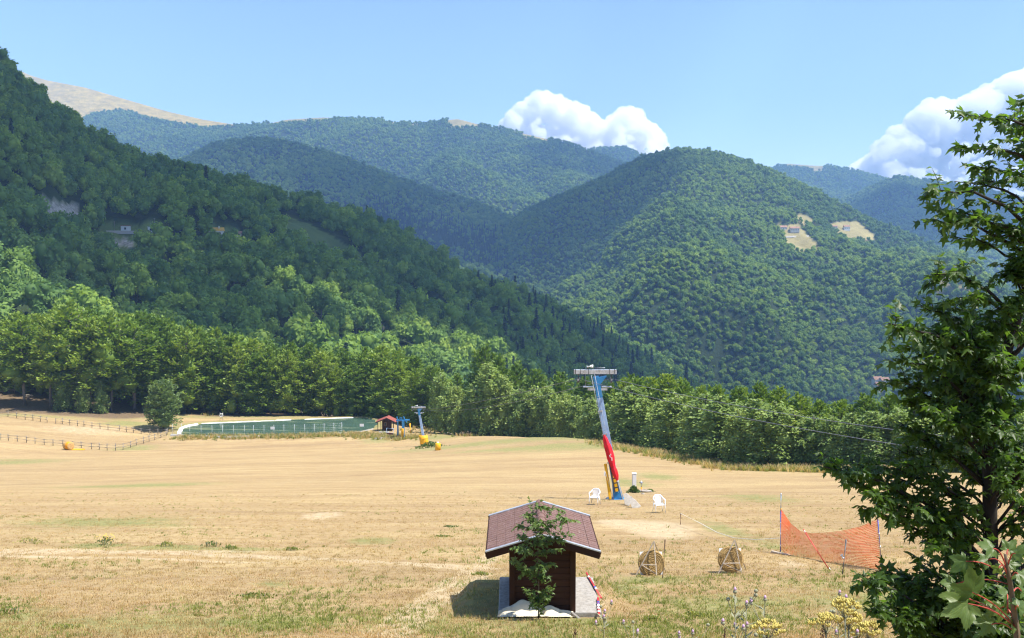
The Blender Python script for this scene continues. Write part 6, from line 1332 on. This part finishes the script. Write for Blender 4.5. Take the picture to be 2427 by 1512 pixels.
def umbel(u, v, d, R, seed, lab, mat, name='umbel_plant'):
    r = random.Random(seed); tp = Vector(P(u, v, d)); b = Vector((tp.x + .03, d, 0)); b.z = gz1(b.x, d) - .02; o = thing(name, lab, 'wildflower', b, 0, 'umbel plants along the lower edge'); t_ = tp - b
    st = MB(); st.tube([(0, 0, 0), t_ * .5 + Vector((.01, 0, 0)), t_], [.008, .007, .005], 6); hd_ = MB()
    for k in range(34):
        a = r.uniform(0, 6.28); q = R * math.sqrt(r.random()); e = t_ + Vector((q * math.cos(a), q * math.sin(a), .05 + .05 * (1 - (q / R) ** 2) + r.uniform(-.012, .012))); st.tube([t_ - Vector((0, 0, .02)), e], .0014, 3, False)
        for j in range(7): g = r.uniform(0, 6.28); w = e + Vector((math.cos(g), math.sin(g), .5)) * r.uniform(.006, .016); hd_.lathe([(.002, -.005), (.0055, 0), (.005, .012), (.001, .018)], 5, Vector((math.cos(g) * .5, math.sin(g) * .5, 1)), w)
    st.build('stem', M['stalk'], o, True); hd_.build('flower_head', mat, o, True)
def dock(u, v, d, seed, lab):
    r = random.Random(seed); tp = Vector(P(u, v, d)); b = Vector((tp.x + .02, d, 0)); b.z = gz1(b.x, d) - .02; o = thing('dock_plant', lab, 'wildflower', b, 0, 'dock plants along the lower edge'); t_ = tp - b
    MB().tube([(0, 0, 0), t_ * .6 + Vector((.015, 0, 0)), t_], [.005, .004, .002], 5).build('stem', M['seedhead'], o, True); m = MB()
    for k in range(46):
        a = r.uniform(0, 6.28); f = r.random(); c = t_ - Vector((0, 0, .16 * f)) + Vector((math.cos(a), math.sin(a), .3)) * (.008 + .016 * f) * r.random(); m.lathe([(.001, -.006), (.005, 0), (.001, .007)], 5, (r.gauss(0, 1), r.gauss(0, 1), 1), c)
    m.build('seeds', M['seedhead'], o)
for i, (x, y, R, lab) in enumerate([(1165, 1210, .14, 'upper yellow umbel above the others'), (1190, 1290, .12, 'yellow umbel just below the upper one'), (1030, 1320, .19, 'broad yellow umbel left of the upper pair'), (620, 1362, .17, 'wide yellow umbel at the lower edge farther left'), (1330, 1365, .15, 'ragged yellow umbel at the lower edge on the right'), (1250, 1385, .12, 'low yellow umbel at the lower edge between two others')]):
    u, v = z8(x, y + 34); umbel(u, v, 6.4 + .15 * i, R * .62, 50 + i, lab, M['umbel'])
for i, (u, v, lab) in enumerate([(1718, 1488, 'brown dock seedhead at the lower edge below the targets'), (1363, 1490, 'brown dock seedhead at the lower edge below the hut'), (1950, 1465, 'thin brown seedhead left of the broad yellow umbel')]): dock(u, v, 7.0, 70 + i, lab)
# small plants of the field
for i, (u, v, rx, h, lab, mt) in enumerate([(252, 1292, .28, .36, 'yellow-flowered bush at the track on the left', 'weed'), (70, 1288, .35, .28, 'low green bush at the track near the left edge', 'weed'), (395, 1295, .22, .22, 'small green plant on the track verge', 'weed'), (500, 1296, .28, .26, 'green plant pair on the track verge', 'weed'), (545, 1302, .2, .2, 'tiny green plant at the track bend', 'weed'), (690, 1305, .22, .16, 'flat green plant right of the track bend', 'weed'), (1068, 1248, .25, .06, 'flat green rosette above the hut roof left side', 'weed'), (1050, 1272, .3, .07, 'flat green rosette left of the hut roof', 'weed'), (1140, 1362, .2, .1, 'green tuft left of the hut shade', 'grass_green'), (1545, 1470, .15, .12, 'green tuft below the left archery target', 'grass_green'), (1930, 1480, .16, .14, 'green tuft below the orange net', 'grass_green'), (600, 1415, .4, .10, 'long green tuft in the lower field', 'grass_green'), (20, 1455, .3, .2, 'green clump at the lower left edge', 'grass_green'), (150, 1490, .25, .1, 'flat green clump near the lower left corner', 'weed'), (1640, 1460, .2, .12, 'green tuft between thistles and targets', 'grass_green')]):
    o = weed(u, v, rx * 1.35, h * .8, 110, M['grass_green' if i % 3 else mt], lab, 80 + i, .075, 'field_weed')
    if i == 0:
        fl_ = MB(); r = random.Random(3)
        for k in range(26): fl_.lathe([(.004, 0), (.022, .008), (.004, .014)], 6, None, (r.gauss(0, .14), r.gauss(0, .1), h * r.uniform(.55, 1.0)))
        fl_.build('blossoms', M['yellow_flower'], o)
# wooden stake under the maple
f = Vector(P(2226, 1520, 12)); f.z = gz1(f.x, 12); t_ = Vector(P(2230, 1395, 12)); o = thing('wooden_stake', 'brown wooden stake standing in the grass under the maple', 'stake', f); MB().tube([(0, 0, -.1), t_ - f], [.05, .045], 8).build('shaft', M['post_wood'], o, True)
